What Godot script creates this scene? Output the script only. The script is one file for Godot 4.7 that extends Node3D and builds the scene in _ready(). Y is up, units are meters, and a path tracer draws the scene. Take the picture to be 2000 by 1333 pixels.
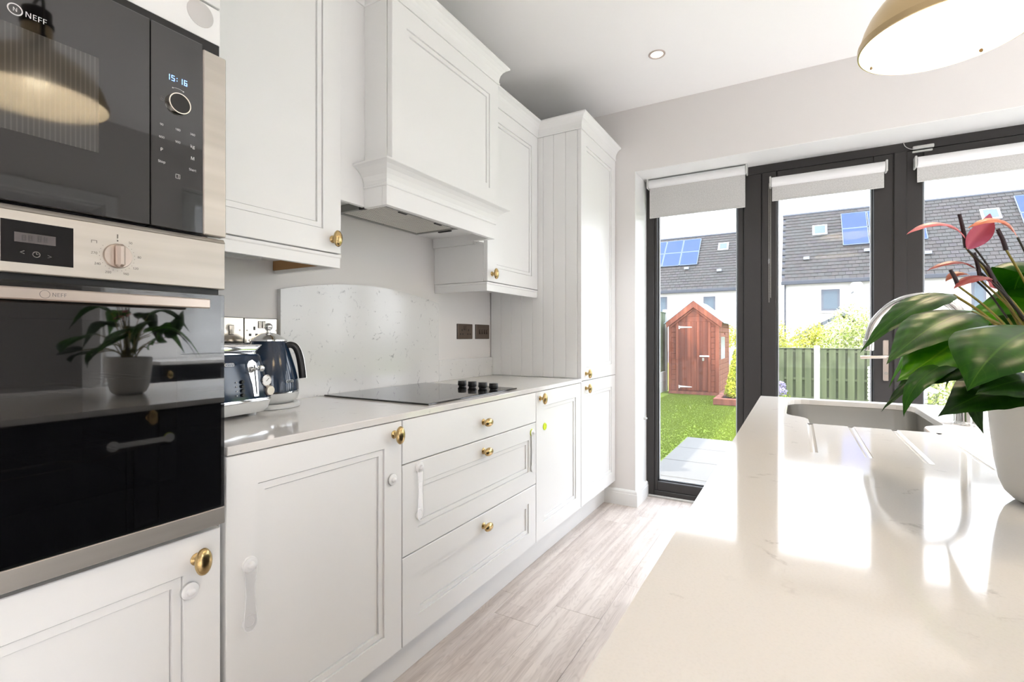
extends Node3D
# A white shaker kitchen seen along its run of units towards the garden doors. Metres, y up.
# "Run space" (s, y, d): s along the run away from the viewer, y up, d out from the left wall.

const WX := -1.675     # face of the left wall
const BZ := -3.23      # face of the back wall
const CEIL := 2.637
const RX := 2.1        # face of the right wall
const FZ := 2.7        # face of the wall behind the viewer

const PENDANT := 0.06   # light of each pendant
const DOWN := 8.4        # light of each downlight

var M := {}
var MESH := {}
var used := {}
var O := Vector3.ZERO  # base of the thing under construction
var font: SystemFont

# ---------------------------------------------------------------- naming and parenting
func numbered(n: String) -> String:
	if not used.has(n):
		used[n] = 0
		return n
	used[n] += 1
	return "%s_%03d" % [n, used[n]]

func tag(o: Node3D, label: String, category: String, group := "", kind := "") -> void:
	if label: o.set_meta("label", label)
	if category: o.set_meta("category", category)
	if group: o.set_meta("group", group)
	if kind: o.set_meta("kind", kind)

func thing(called: String, label: String, category: String, at: Vector3, group := "", turn := 0.0, kind := "") -> Node3D:
	var o := Node3D.new()
	o.name = numbered(called)
	add_child(o)
	o.position = at
	o.rotation.y = turn
	O = Vector3.ZERO if turn != 0.0 else at
	tag(o, label, category, group, kind)
	return o

func run_thing(called: String, label: String, category: String, s: float, y: float, d: float, group := "") -> Node3D:
	var o := thing(called, label, category, Vector3(WX + d, y, -s), group, PI / 2)
	O = Vector3(s, y, d)
	return o

func local_thing(called: String, label: String, category: String, at: Vector3, turn := 0.0, group := "") -> Node3D:
	var o := thing(called, label, category, at, group, turn)
	O = Vector3.ZERO
	return o

func structure(called: String, at: Vector3, label := "", category := "") -> Node3D:
	var o := thing(called, label, category, at, "", 0.0, "structure")
	return o

# ---------------------------------------------------------------- mesh helpers
func mb() -> SurfaceTool:
	var st := SurfaceTool.new()
	st.begin(Mesh.PRIMITIVE_TRIANGLES)
	st.set_smooth_group(-1)
	return st

func made(st: SurfaceTool, shift := true) -> ArrayMesh:
	st.generate_normals()
	var m := st.commit()
	if shift and O != Vector3.ZERO:
		var t := SurfaceTool.new()
		t.append_from(m, 0, Transform3D(Basis.IDENTITY, -O))
		m = t.commit()
	return m

func part(st: SurfaceTool, called: String, mat: Material, parent: Node3D, label := "") -> MeshInstance3D:
	return hang(made(st), called, mat, parent, Vector3.ZERO, label)

func hang(m: Mesh, called: String, mat: Material, parent: Node3D, at := Vector3.ZERO, label := "") -> MeshInstance3D:
	var o := MeshInstance3D.new()
	o.name = called
	o.mesh = m
	if mat: o.material_override = mat
	o.position = at
	if label: o.set_meta("label", label)
	parent.add_child(o, true)
	return o

func put(m: Mesh, called: String, mat: Material, parent: Node3D, at: Vector3) -> MeshInstance3D:
	return hang(m, called, mat, parent, at - O)

func tri(st: SurfaceTool, a: Vector3, b: Vector3, c: Vector3) -> void:   # counter-clockwise from outside
	st.add_vertex(a)
	st.add_vertex(c)
	st.add_vertex(b)

func quad(st: SurfaceTool, a: Vector3, b: Vector3, c: Vector3, d: Vector3) -> void:
	tri(st, a, b, c)
	tri(st, a, c, d)

func face(st: SurfaceTool, pts: Array, out: Vector3) -> void:
	var n: Vector3 = (pts[1] - pts[0]).cross(pts[2] - pts[0])
	var flip := n.dot(out) < 0.0
	for i in range(1, pts.size() - 1):
		if flip: tri(st, pts[0], pts[i + 1], pts[i])
		else: tri(st, pts[0], pts[i], pts[i + 1])

func box(st: SurfaceTool, lo: Vector3, hi: Vector3, b := 0.0) -> void:
	st.set_smooth_group(-1)
	var c := (lo + hi) * 0.5
	var h := (hi - lo) * 0.5
	b = minf(b, minf(h.x, minf(h.y, h.z)) * 0.9)
	var v := func(sg: Vector3, axis: int) -> Vector3:
		var p := Vector3.ZERO
		for k in 3:
			p[k] = sg[k] * (h[k] if k == axis else h[k] - b)
		return c + p
	for a in 3:
		var b1 := (a + 1) % 3
		var c1 := (a + 2) % 3
		for s: float in [-1.0, 1.0]:
			var pts := []
			for q: Array in [[-1.0, -1.0], [1.0, -1.0], [1.0, 1.0], [-1.0, 1.0]]:
				var sg := Vector3.ZERO
				sg[a] = s
				sg[b1] = q[0]
				sg[c1] = q[1]
				pts.append(v.call(sg, a))
			var out := Vector3.ZERO
			out[a] = s
			face(st, pts, out)
	if b <= 0.0: return
	for a in 3:
		var b1 := (a + 1) % 3
		var c1 := (a + 2) % 3
		for s1: float in [-1.0, 1.0]:
			for s2: float in [-1.0, 1.0]:
				var g0 := Vector3.ZERO
				g0[b1] = s1
				g0[c1] = s2
				g0[a] = -1.0
				var g1 := g0
				g1[a] = 1.0
				var out := Vector3.ZERO
				out[b1] = s1
				out[c1] = s2
				face(st, [v.call(g0, b1), v.call(g1, b1), v.call(g1, c1), v.call(g0, c1)], out)
	for sx: float in [-1.0, 1.0]:
		for sy: float in [-1.0, 1.0]:
			for sz: float in [-1.0, 1.0]:
				var g := Vector3(sx, sy, sz)
				face(st, [v.call(g, 0), v.call(g, 1), v.call(g, 2)], g)

func bx(called: String, mat: Material, parent: Node3D, lo: Vector3, hi: Vector3, b := 0.0, label := "") -> MeshInstance3D:
	var st := mb()
	box(st, lo, hi, b)
	return part(st, called, mat, parent, label)

# profile of (radius, height) turned about y
func lathe(st: SurfaceTool, prof: Array, segs: int, xf := Transform3D.IDENTITY) -> void:
	var g := 1
	for i in prof.size() - 1:
		var p: Vector2 = prof[i]
		var q: Vector2 = prof[i + 1]
		if p.distance_to(q) < 1e-6: continue
		if i > 0:
			var o: Vector2 = prof[i - 1]
			if absf((p - o).angle_to(q - p)) > 0.7: g += 1
		st.set_smooth_group(g)
		for k in segs:
			var a := TAU * k / segs
			var b := TAU * (k + 1) / segs
			var p0 := xf * Vector3(p.x * cos(a), p.y, p.x * sin(a))
			var p1 := xf * Vector3(p.x * cos(b), p.y, p.x * sin(b))
			var q0 := xf * Vector3(q.x * cos(a), q.y, q.x * sin(a))
			var q1 := xf * Vector3(q.x * cos(b), q.y, q.x * sin(b))
			if p.x > 1e-6: tri(st, p0, q0, p1)
			if q.x > 1e-6: tri(st, p1, q0, q1)
	st.set_smooth_group(-1)

func tube(st: SurfaceTool, pts: Array, r0: float, segs := 8, r1 := -1.0, cap := true) -> void:
	if r1 < 0.0: r1 = r0
	var n := pts.size()
	var rings := []
	var up := Vector3.UP
	var t0: Vector3 = (pts[1] - pts[0]).normalized()
	if absf(t0.dot(up)) > 0.9: up = Vector3.RIGHT
	var side := t0.cross(up).normalized()
	for i in n:
		var t: Vector3
		if i == 0: t = t0
		elif i == n - 1: t = (pts[i] - pts[i - 1]).normalized()
		else: t = ((pts[i + 1] - pts[i]).normalized() + (pts[i] - pts[i - 1]).normalized()).normalized()
		side = (side - t * side.dot(t)).normalized()
		var w := side.cross(t)
		var r := lerpf(r0, r1, float(i) / (n - 1))
		var ring := []
		for k in segs:
			var a := TAU * k / segs
			ring.append(pts[i] + (side * cos(a) + w * sin(a)) * r)
		rings.append(ring)
	st.set_smooth_group(90)
	for i in n - 1:
		for k in segs:
			var k2 := (k + 1) % segs
			var out: Vector3 = rings[i][k] + rings[i][k2] - pts[i] * 2.0
			face(st, [rings[i][k], rings[i][k2], rings[i + 1][k2], rings[i + 1][k]], out)
	if cap:
		st.set_smooth_group(-1)
		face(st, rings[0], pts[0] - pts[1])
		face(st, rings[n - 1], pts[n - 1] - pts[n - 2])
	st.set_smooth_group(-1)

func arc_pts(pts: Array, steps := 8) -> Array:   # smooth curve through the points
	var c := Curve3D.new()
	for i in pts.size():
		var a: Vector3 = pts[maxi(i - 1, 0)]
		var b: Vector3 = pts[mini(i + 1, pts.size() - 1)]
		var t := (b - a) / 6.0
		c.add_point(pts[i], -t, t)
	var r := []
	var n := (pts.size() - 1) * steps
	for i in n + 1:
		var f := float(i) / steps
		r.append(c.sample(mini(int(f), pts.size() - 2), f - mini(int(f), pts.size() - 2)))
	return r

# polygon in local xy pushed along z from z0 to z1
func prism(st: SurfaceTool, poly: PackedVector2Array, z0: float, z1: float, xf := Transform3D.IDENTITY) -> void:
	st.set_smooth_group(-1)
	if Geometry2D.is_polygon_clockwise(poly): poly.reverse()
	var ix := Geometry2D.triangulate_polygon(poly)
	var flip := xf.basis.determinant() < 0.0
	var f := func(p: Vector2, z: float) -> Vector3: return xf * Vector3(p.x, p.y, z)
	for i in range(0, ix.size(), 3):
		var a := poly[ix[i]]
		var b := poly[ix[i + 1]]
		var c := poly[ix[i + 2]]
		if (b - a).cross(c - a) < 0.0:
			var sw := b
			b = c
			c = sw
		if flip:
			tri(st, f.call(a, z1), f.call(c, z1), f.call(b, z1))
			tri(st, f.call(a, z0), f.call(b, z0), f.call(c, z0))
		else:
			tri(st, f.call(a, z1), f.call(b, z1), f.call(c, z1))
			tri(st, f.call(a, z0), f.call(c, z0), f.call(b, z0))
	var n := poly.size()
	for i in n:
		var a := poly[i]
		var b := poly[(i + 1) % n]
		if flip: quad(st, f.call(b, z0), f.call(a, z0), f.call(a, z1), f.call(b, z1))
		else: quad(st, f.call(a, z0), f.call(b, z0), f.call(b, z1), f.call(a, z1))

# closed profile of (out, y) drawn along a mitred path of (a, b); side is +1 or -1
func sweep(st: SurfaceTool, prof: Array, path: Array, side: float) -> void:
	var n := path.size()
	var rings := []
	for i in n:
		var m := Vector2.ZERO
		if i == 0 or i == n - 1:
			var e: Vector2 = (path[1] - path[0]) if i == 0 else (path[n - 1] - path[n - 2])
			m = e.normalized().orthogonal() * -side
		else:
			var e0: Vector2 = (path[i] - path[i - 1]).normalized().orthogonal() * -side
			var e1: Vector2 = (path[i + 1] - path[i]).normalized().orthogonal() * -side
			m = (e0 + e1) / (1.0 + e0.dot(e1))
		var ring := []
		for p: Vector2 in prof:
			var q: Vector2 = path[i] + m * p.x
			ring.append(Vector3(q.x, p.y, q.y))
		rings.append(ring)
	var k := prof.size()
	var mid := Vector2.ZERO
	for p: Vector2 in prof: mid += p / k
	for i in n - 1:
		var e: Vector2 = (path[i + 1] - path[i]).normalized().orthogonal() * -side
		for j in k:
			var j2 := (j + 1) % k
			var pm: Vector2 = (prof[j] + prof[j2]) * 0.5
			var edge: Vector2 = prof[j2] - prof[j]
			var nn := Vector2(edge.y, -edge.x)
			# winding decides the outward side of the profile
			if poly_area(prof) < 0.0: nn = -nn
			st.set_smooth_group(-1)
			face(st, [rings[i][j], rings[i][j2], rings[i + 1][j2], rings[i + 1][j]], Vector3(e.x * nn.x, nn.y, e.y * nn.x))
	var pv := PackedVector2Array(prof)
	var ix := Geometry2D.triangulate_polygon(pv)
	for t in range(0, ix.size(), 3):
		var d0: Vector2 = path[0] - path[1]
		face(st, [rings[0][ix[t]], rings[0][ix[t + 1]], rings[0][ix[t + 2]]], Vector3(d0.x, 0, d0.y))
		var d1: Vector2 = path[n - 1] - path[n - 2]
		face(st, [rings[n - 1][ix[t]], rings[n - 1][ix[t + 1]], rings[n - 1][ix[t + 2]]], Vector3(d1.x, 0, d1.y))

func poly_area(p: Array) -> float:
	var a := 0.0
	for i in p.size():
		a += p[i].cross(p[(i + 1) % p.size()])
	return a * 0.5

# a door or drawer front in run space with stepped, recessed panel
func front(st: SurfaceTool, s0: float, s1: float, y0: float, y1: float, d0: float, d1: float, steps: Array) -> void:
	st.set_smooth_group(-1)
	var rings := [[0.0, d0 - d1], [0.0, -0.0015], [0.0015, 0.0]] + steps
	var corner := func(r: Array) -> Array:
		var i: float = r[0]
		var d: float = d1 + r[1]
		return [Vector3(s0 + i, y0 + i, d), Vector3(s1 - i, y0 + i, d), Vector3(s1 - i, y1 - i, d), Vector3(s0 + i, y1 - i, d)]
	for k in rings.size() - 1:
		var a: Array = corner.call(rings[k])
		var b: Array = corner.call(rings[k + 1])
		for j in 4:
			quad(st, a[j], a[(j + 1) % 4], b[(j + 1) % 4], b[j])
	var c: Array = corner.call(rings[rings.size() - 1])
	quad(st, c[0], c[1], c[2], c[3])
	var e: Array = corner.call(rings[0])
	quad(st, e[0], e[3], e[2], e[1])

func text(words: String, s: float, y: float, d: float, h: float, mat: Material, parent: Node3D, called := "lettering", bold := false) -> MeshInstance3D:
	var t := TextMesh.new()
	t.font = font
	t.text = words
	t.font_size = 48
	t.pixel_size = h / 48.0 / 0.72
	t.depth = 0.0003
	t.curve_step = 4.0
	t.horizontal_alignment = HORIZONTAL_ALIGNMENT_CENTER
	t.vertical_alignment = VERTICAL_ALIGNMENT_CENTER
	return put(t, called, mat, parent, Vector3(s, y, d))

# ---------------------------------------------------------------- materials
func mat(called: String, c: Color, rough := 0.5, metal := 0.0, spec := 0.5) -> StandardMaterial3D:
	var m := StandardMaterial3D.new()
	m.resource_name = called
	m.albedo_color = c
	m.roughness = rough
	m.metallic = metal
	m.metallic_specular = spec
	M[called] = m
	return m

func noise(freq: float, sd: int, octaves := 4, kind := FastNoiseLite.TYPE_SIMPLEX_SMOOTH) -> FastNoiseLite:
	var n := FastNoiseLite.new()
	n.noise_type = kind
	n.frequency = freq
	n.seed = sd
	n.fractal_octaves = octaves
	return n

func tex(im: Image) -> ImageTexture:
	return ImageTexture.create_from_image(im)

func shade_of(c0: Color, c1: Color, t: float) -> Color:
	return c0.lerp(c1, clampf(t, 0.0, 1.0))

func tri_map(m: StandardMaterial3D, t: Texture2D, size: float, world := true) -> void:
	m.albedo_texture = t
	m.albedo_color = Color.WHITE
	m.uv1_triplanar = true
	m.uv1_world_triplanar = world
	m.uv1_scale = Vector3.ONE / size
	m.uv1_triplanar_sharpness = 8.0

func streaks(w: int, h: int, across: int, along: int, sd: int) -> Image:   # noise pulled out along v
	var n := noise(0.03, sd, 4)
	var im := n.get_seamless_image(across, along)
	im.resize(w, h, Image.INTERPOLATE_CUBIC)
	return im

# ---------------------------------------------------------------- the scene
func _ready() -> void:
	# camera
	var cam := Camera3D.new()
	cam.name = "camera"
	cam.position = Vector3(0, 1.12, 0)
	cam.rotation_degrees.y = 30.06
	cam.near = 0.05
	cam.far = 300.0
	cam.projection = Camera3D.PROJECTION_FRUSTUM
	cam.size = 0.05 * 1333.0 / 963.0
	cam.frustum_offset = Vector2(0.0, -0.05 * 7.3 / 963.0)
	add_child(cam)
	cam.current = true
	# sky and exposure
	var sm := ProceduralSkyMaterial.new()
	sm.sky_top_color = Color(0.90, 0.94, 1.0)
	sm.sky_horizon_color = Color(0.97, 0.985, 1.0)
	sm.ground_horizon_color = Color(0.80, 0.82, 0.80)
	sm.ground_bottom_color = Color(0.45, 0.46, 0.42)
	sm.sky_curve = 0.25
	sm.sky_energy_multiplier = 1.72
	var sky := Sky.new()
	sky.sky_material = sm
	var env := Environment.new()
	env.background_mode = Environment.BG_SKY
	env.sky = sky
	env.background_energy_multiplier = 1.0
	env.ambient_light_source = Environment.AMBIENT_SOURCE_DISABLED
	env.tonemap_mode = Environment.TONE_MAPPER_LINEAR
	env.tonemap_exposure = 2.05
	env.sdfgi_enabled = true
	env.ssao_enabled = true
	env.ssil_enabled = true
	var we := WorldEnvironment.new()
	we.name = "world_environment"
	we.environment = env
	add_child(we)
	# the sun stands behind the house, to its left
	var sun := DirectionalLight3D.new()
	sun.name = "sun"
	sun.light_color = Color(1.0, 0.965, 0.90)
	sun.light_energy = 1.0
	sun.light_angular_distance = 1.0
	sun.shadow_enabled = true
	add_child(sun)
	sun.look_at_from_position(Vector3(-6.0, 6.5, 3.4), Vector3.ZERO)

	font = SystemFont.new()
	font.font_names = PackedStringArray(["Droid Sans"])
	materials()
	shared_meshes()
	room()
	garden_doors()
	oven_tower()
	base_units()
	wall_units()
	cooker_hood()
	worktops()
	worktop_things()
	child_locks()
	island()
	pot_plant()
	pendants_and_downlights()
	blinds()
	far_side_of_room()
	garden()
	houses()

func materials() -> void:
	mat("cabinet_paint", Color(0.93, 0.93, 0.925), 0.36)
	mat("wall_paint", Color(0.885, 0.872, 0.862), 0.75)
	mat("ceiling_paint", Color(0.955, 0.95, 0.945), 0.85)
	mat("trim_paint", Color(0.93, 0.93, 0.925), 0.35)
	mat("shadow_gap", Color(0.32, 0.30, 0.28), 0.8)
	mat("chipboard", Color(0.66, 0.50, 0.33), 0.8)
	mat("black_glass", Color(0.055, 0.055, 0.06), 0.03, 0.0, 0.7)
	mat("hob_glass", Color(0.05, 0.05, 0.055), 0.04, 0.0, 0.7)
	mat("oven_glass", Color(0.03, 0.03, 0.035, 0.72), 0.03, 0.0, 0.7)
	M.oven_glass.transparency = BaseMaterial3D.TRANSPARENCY_ALPHA
	M.oven_glass.clearcoat_enabled = true
	M.oven_glass.clearcoat = 1.0
	M.oven_glass.clearcoat_roughness = 0.02
	mat("black_plastic", Color(0.05, 0.05, 0.055), 0.35)
	mat("dark_enamel", Color(0.09, 0.09, 0.10), 0.5)
	mat("white_print", Color(0.80, 0.80, 0.80), 0.6)
	mat("grey_print", Color(0.42, 0.41, 0.40), 0.6)
	mat("dark_print", Color(0.25, 0.23, 0.21), 0.6)
	mat("lcd_grey", Color(0.36, 0.34, 0.34), 0.25)
	mat("lcd_dark", Color(0.24, 0.23, 0.23), 0.3)
	mat("clock_blue", Color(0.4, 0.6, 1.0), 0.5)
	M.clock_blue.emission_enabled = true
	M.clock_blue.emission = Color(0.50, 0.70, 1.0)
	M.clock_blue.emission_energy_multiplier = 1.5
	mat("brass", Color(0.75, 0.65, 0.46), 0.22, 1.0)
	mat("pendant_brass", Color(0.76, 0.67, 0.52), 0.28, 1.0)
	mat("gold_wire", Color(0.85, 0.68, 0.45), 0.25, 1.0)
	mat("chrome", Color(0.90, 0.90, 0.90), 0.06, 1.0)
	mat("satin_nickel", Color(0.78, 0.73, 0.69), 0.30, 1.0)
	mat("sink_steel", Color(0.74, 0.73, 0.71), 0.30, 1.0)
	mat("hood_steel", Color(0.55, 0.55, 0.54), 0.38, 0.6)
	mat("filter_mesh", Color(0.80, 0.79, 0.77), 0.5, 0.3)
	mat("bronze_plate", Color(0.45, 0.40, 0.36), 0.32, 1.0)
	mat("polished_plate", Color(0.88, 0.85, 0.80), 0.12, 1.0)
	mat("navy_enamel", Color(0.075, 0.15, 0.235), 0.10)
	mat("navy_paint", Color(0.115, 0.125, 0.16), 0.4)
	mat("pale_grey_plastic", Color(0.80, 0.80, 0.79), 0.3)
	mat("white_plastic", Color(0.93, 0.93, 0.93), 0.3)
	mat("clear_plastic", Color(0.97, 0.97, 0.98, 0.12), 0.06)
	M.clear_plastic.transparency = BaseMaterial3D.TRANSPARENCY_ALPHA
	mat("lime_plastic", Color(0.83, 0.90, 0.10), 0.35)
	mat("grey_pad", Color(0.80, 0.79, 0.78), 0.6)
	mat("frame_grey", Color(0.175, 0.165, 0.163), 0.5)
	mat("seal_black", Color(0.05, 0.05, 0.07), 0.6)
	mat("spacer_bar", Color(0.78, 0.80, 0.82), 0.35)
	mat("pane", Color(1, 1, 1, 0.02), 0.0, 0.0, 0.33)
	M.pane.transparency = BaseMaterial3D.TRANSPARENCY_ALPHA
	mat("pot_glaze", Color(0.90, 0.89, 0.875), 0.45)
	mat("soil", Color(0.16, 0.11, 0.08), 0.95)
	mat("shade_white", Color(0.97, 0.95, 0.90), 0.4)
	mat("bulb_glow", Color(1, 0.95, 0.85), 0.5)
	M.bulb_glow.emission_enabled = true
	M.bulb_glow.emission = Color(1.0, 0.93, 0.78)
	M.bulb_glow.emission_energy_multiplier = 4.0
	mat("lamp_glow", Color(1, 1, 0.97), 0.5)
	M.lamp_glow.emission_enabled = true
	M.lamp_glow.emission = Color(1.0, 0.97, 0.92)
	M.lamp_glow.emission_energy_multiplier = 3.0
	mat("dark_bronze", Color(0.20, 0.16, 0.11), 0.35, 1.0)
	mat("voile", Color(0.97, 0.97, 0.97, 0.6), 0.9)
	M.voile.transparency = BaseMaterial3D.TRANSPARENCY_ALPHA
	mat("blind_white", Color(0.90, 0.90, 0.90), 0.7)
	mat("chain_metal", Color(0.70, 0.68, 0.65), 0.35, 0.8)
	mat("hinge_white", Color(0.92, 0.92, 0.92), 0.4)
	mat("shed_felt", Color(0.60, 0.66, 0.70), 0.9)
	mat("concrete_post", Color(0.74, 0.73, 0.715), 0.9)
	mat("render_white", Color(0.78, 0.77, 0.75), 0.9)
	mat("house_grey", Color(0.30, 0.32, 0.36), 0.5)
	mat("gutter_dark", Color(0.20, 0.22, 0.26), 0.5)
	mat("asphalt", Color(0.40, 0.40, 0.40), 0.9)
	mat("downlight_ring", Color(0.78, 0.73, 0.70), 0.35, 0.6)
	mat("window_dark_glass", Color(0.33, 0.38, 0.42), 0.2, 0.0, 0.3)
	mat("vent_grey", Color(0.50, 0.52, 0.55), 0.6)
	mat("flashing_white", Color(0.66, 0.67, 0.69), 0.5)
	mat("dish_white", Color(0.95, 0.95, 0.94), 0.5)
	mat("rattan_grey", Color(0.80, 0.80, 0.83), 0.7)
	mat("sofa_grey", Color(0.45, 0.45, 0.45), 0.9)
	mat("hydrangea", Color(0.72, 0.68, 0.90), 0.7)
	leaf_material("leaf_green", Color(0.10, 0.27, 0.030), Color(0.19, 0.38, 0.05), Color(0.30, 0.44, 0.14), 51)
	leaf_material("leaf_bright", Color(0.19, 0.42, 0.02), Color(0.32, 0.54, 0.05), Color(0.44, 0.60, 0.16), 52)
	leaf_material("leaf_dark", Color(0.065, 0.17, 0.030), Color(0.13, 0.25, 0.045), Color(0.24, 0.34, 0.13), 53)
	mat("leaf_stem", Color(0.50, 0.45, 0.14), 0.4)
	mat("flower_stem", Color(0.16, 0.13, 0.10), 0.4)
	mat("spathe_pink", Color(0.78, 0.40, 0.44), 0.35)
	mat("spathe_rose", Color(0.70, 0.33, 0.46), 0.35)
	mat("spathe_coral", Color(0.80, 0.47, 0.34), 0.35)
	mat("spathe_red", Color(0.55, 0.22, 0.22), 0.35)
	for k: String in ["spathe_pink", "spathe_rose", "spathe_coral", "spathe_red"]:
		M[k].backlight_enabled = true
		M[k].backlight = Color(0.5, 0.25, 0.22)
	mat("spadix", Color(0.17, 0.09, 0.11), 0.5)
	textured_materials()

func leaf_material(called: String, deep: Color, light: Color, vein: Color, sd: int) -> void:   # u across the blade, v along it
	var n := noise(0.02, sd, 3)
	var im := Image.create(160, 320, false, Image.FORMAT_RGB8)
	for y in 320:
		for x in 160:
			var a := absf(x - 79.5) / 79.5
			var c := deep.lerp(light, clampf(0.4 + 0.9 * n.get_noise_2d(x, y * 0.5), 0.0, 1.0))
			var lat := absf(fposmod(y / 320.0 * 13.0 - a * 1.7, 1.0) - 0.5) * 2.0
			c = c.lerp(vein, smoothstep(0.90, 1.0, lat) * 0.45 * (1.0 - a * 0.5))
			c = c.lerp(vein, smoothstep(0.045, 0.015, a) * 0.75)
			im.set_pixel(x, y, c)
	var m := mat(called, Color.WHITE, 0.30, 0.0, 0.32)
	m.albedo_texture = tex(im)
	m.backlight_enabled = true
	m.backlight = Color(0.45, 0.62, 0.12)

func textured_materials() -> void:
	# brushed steel: fine streaks in tone and gloss
	var bs := mat("brushed_steel", Color.WHITE, 0.46, 0.85)
	var a := streaks(256, 256, 8, 256, 5)
	var im := Image.create(256, 256, false, Image.FORMAT_RGB8)
	for y in 256:
		for x in 256:
			var t := a.get_pixel(x, y).r
			im.set_pixel(x, y, shade_of(Color(0.72, 0.70, 0.67), Color(0.78, 0.76, 0.73), t))
	tri_map(bs, tex(im), 0.35, false)
	# microwave window: grey screen of fine upright lines behind the glass
	var mg := mat("mesh_glass", Color.WHITE, 0.05, 0.0, 0.7)
	var mi := Image.create(64, 8, false, Image.FORMAT_RGB8)
	for y in 8:
		for x in 64: mi.set_pixel(x, y, Color(0.22, 0.22, 0.215) if x % 16 > 4 else Color(0.285, 0.28, 0.275))
	tri_map(mg, tex(mi), 0.026, false)
	# quartz: warm white with short grey veins and flecks
	var n1 := noise(0.011, 11, 3)
	n1.fractal_type = FastNoiseLite.FRACTAL_RIDGED
	n1.domain_warp_enabled = true
	n1.domain_warp_amplitude = 40.0
	n1.domain_warp_frequency = 0.02
	var n2 := noise(0.009, 12, 3)
	var n3 := noise(0.35, 13, 2)
	var sz := 768
	var l1 := n1.get_seamless_image(sz, sz)
	var l2 := n2.get_seamless_image(sz, sz)
	var l3 := n3.get_seamless_image(sz, sz)
	for kind in 2:
		var q := Image.create(sz, sz, false, Image.FORMAT_RGB8)
		var base := Color(0.885, 0.872, 0.855) if kind == 0 else Color(0.865, 0.86, 0.85)
		var vein := Color(0.60, 0.58, 0.57) if kind == 0 else Color(0.47, 0.47, 0.48)
		for y in sz:
			for x in sz:
				var v := l1.get_pixel(x, y).r
				var m := l2.get_pixel(x, y).r
				var f := l3.get_pixel(x, y).r
				var t := smoothstep(0.78, 0.97, v) * smoothstep(0.55 if kind == 0 else 0.45, 0.80, m) * (0.35 + 0.9 * f)
				var c := base.lerp(vein, clampf(t * (0.5 if kind == 0 else 0.85), 0.0, 0.9))
				c = c.lightened((f - 0.5) * 0.05) if f > 0.5 else c.darkened((0.5 - f) * 0.05)
				q.set_pixel(x, y, c)
		var qm := mat("quartz" if kind == 0 else "quartz_splashback", Color.WHITE, 0.075 if kind == 0 else 0.16)
		tri_map(qm, tex(q), 0.9 if kind == 0 else 0.55)
	# pale grey oak planks: cathedral figure, streaks and pores, along v
	var w := 320
	var h := 1280
	var g1 := noise(0.006, 21, 3)
	var g2 := streaks(w, h, 96, 24, 22)
	var g3 := streaks(w, h, 320, 40, 23)
	var kn := noise(0.004, 24, 2)
	var oak := Image.create(w, h, false, Image.FORMAT_RGB8)
	for y in h:
		for x in w:
			var warp := g1.get_noise_2d(x * 1.2, y * 0.22) * 5.0 + kn.get_noise_2d(x * 0.4, y * 0.5) * 2.0
			var ring := 0.5 + 0.5 * sin((x / float(w) * 3.0 + warp) * 7.0)
			var t := 0.15 * pow(ring, 3.0) + 0.45 * g2.get_pixel(x, y).r + 0.25 * g3.get_pixel(x, y).r
			t += 0.16 * kn.get_noise_2d(x * 1.4, y * 0.5 + 900.0)
			oak.set_pixel(x, y, shade_of(Color(0.845, 0.805, 0.775), Color(0.635, 0.58, 0.55), (t - 0.15) * 1.25))
	var om := mat("pale_oak", Color.WHITE, 0.38)
	om.albedo_texture = tex(oak)
	# woven blind cloth
	var wv := Image.create(256, 256, false, Image.FORMAT_RGB8)
	var wn := noise(0.5, 31, 2)
	var wl := noise(0.06, 32, 2)
	for y in 256:
		for x in 256:
			var t := 0.5 + 0.45 * wn.get_noise_2d(x, y * 0.25) + 0.45 * wn.get_noise_2d(x * 0.25, y + 500) + 0.2 * wl.get_noise_2d(x, y)
			wv.set_pixel(x, y, shade_of(Color(0.70, 0.695, 0.685), Color(0.88, 0.875, 0.865), t))
	var bm := mat("blind_cloth", Color.WHITE, 0.9)
	tri_map(bm, tex(wv), 0.16)
	bm.backlight_enabled = true
	bm.backlight = Color(0.18, 0.18, 0.18)
	# stained timber, grain along y (stretched per part by the mapping)
	for spec: Array in [["shed_wood", Color(0.56, 0.31, 0.225), Color(0.36, 0.175, 0.125)], ["shed_trim", Color(0.60, 0.35, 0.255), Color(0.42, 0.21, 0.15)], ["fence_wood", Color(0.37, 0.40, 0.285), Color(0.265, 0.30, 0.20)], ["sleeper_wood", Color(0.60, 0.36, 0.29), Color(0.42, 0.24, 0.20)]]:
		var st1 := streaks(128, 512, 64, 10, hash(spec[0]) % 1000)
		var ti := Image.create(128, 512, false, Image.FORMAT_RGB8)
		for y in 512:
			for x in 128:
				ti.set_pixel(x, y, shade_of(spec[1], spec[2], st1.get_pixel(x, y).r * 1.1))
		var tm := mat(spec[0], Color.WHITE, 0.8)
		tri_map(tm, tex(ti), 1.0)
		tm.uv1_scale = Vector3(2.5, 0.6, 2.5)
	# lawn and paving
	var ln := noise(0.05, 41, 4)
	var lf := noise(0.4, 42, 2)
	var li := Image.create(512, 512, false, Image.FORMAT_RGB8)
	for y in 512:
		for x in 512:
			var t := 0.5 + 0.22 * ln.get_noise_2d(x, y) + 0.5 * lf.get_noise_2d(x, y)
			li.set_pixel(x, y, shade_of(Color(0.385, 0.47, 0.05), Color(0.465, 0.54, 0.085), t))
	var lm := mat("lawn_ground", Color.WHITE, 0.95)
	tri_map(lm, tex(li), 2.5)
	var pn := noise(0.08, 43, 4)
	var pi2 := Image.create(256, 256, false, Image.FORMAT_RGB8)
	for y in 256:
		for x in 256:
			var t := 0.5 + 0.6 * pn.get_noise_2d(x, y)
			pi2.set_pixel(x, y, shade_of(Color(0.40, 0.395, 0.385), Color(0.435, 0.43, 0.42), t))
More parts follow.
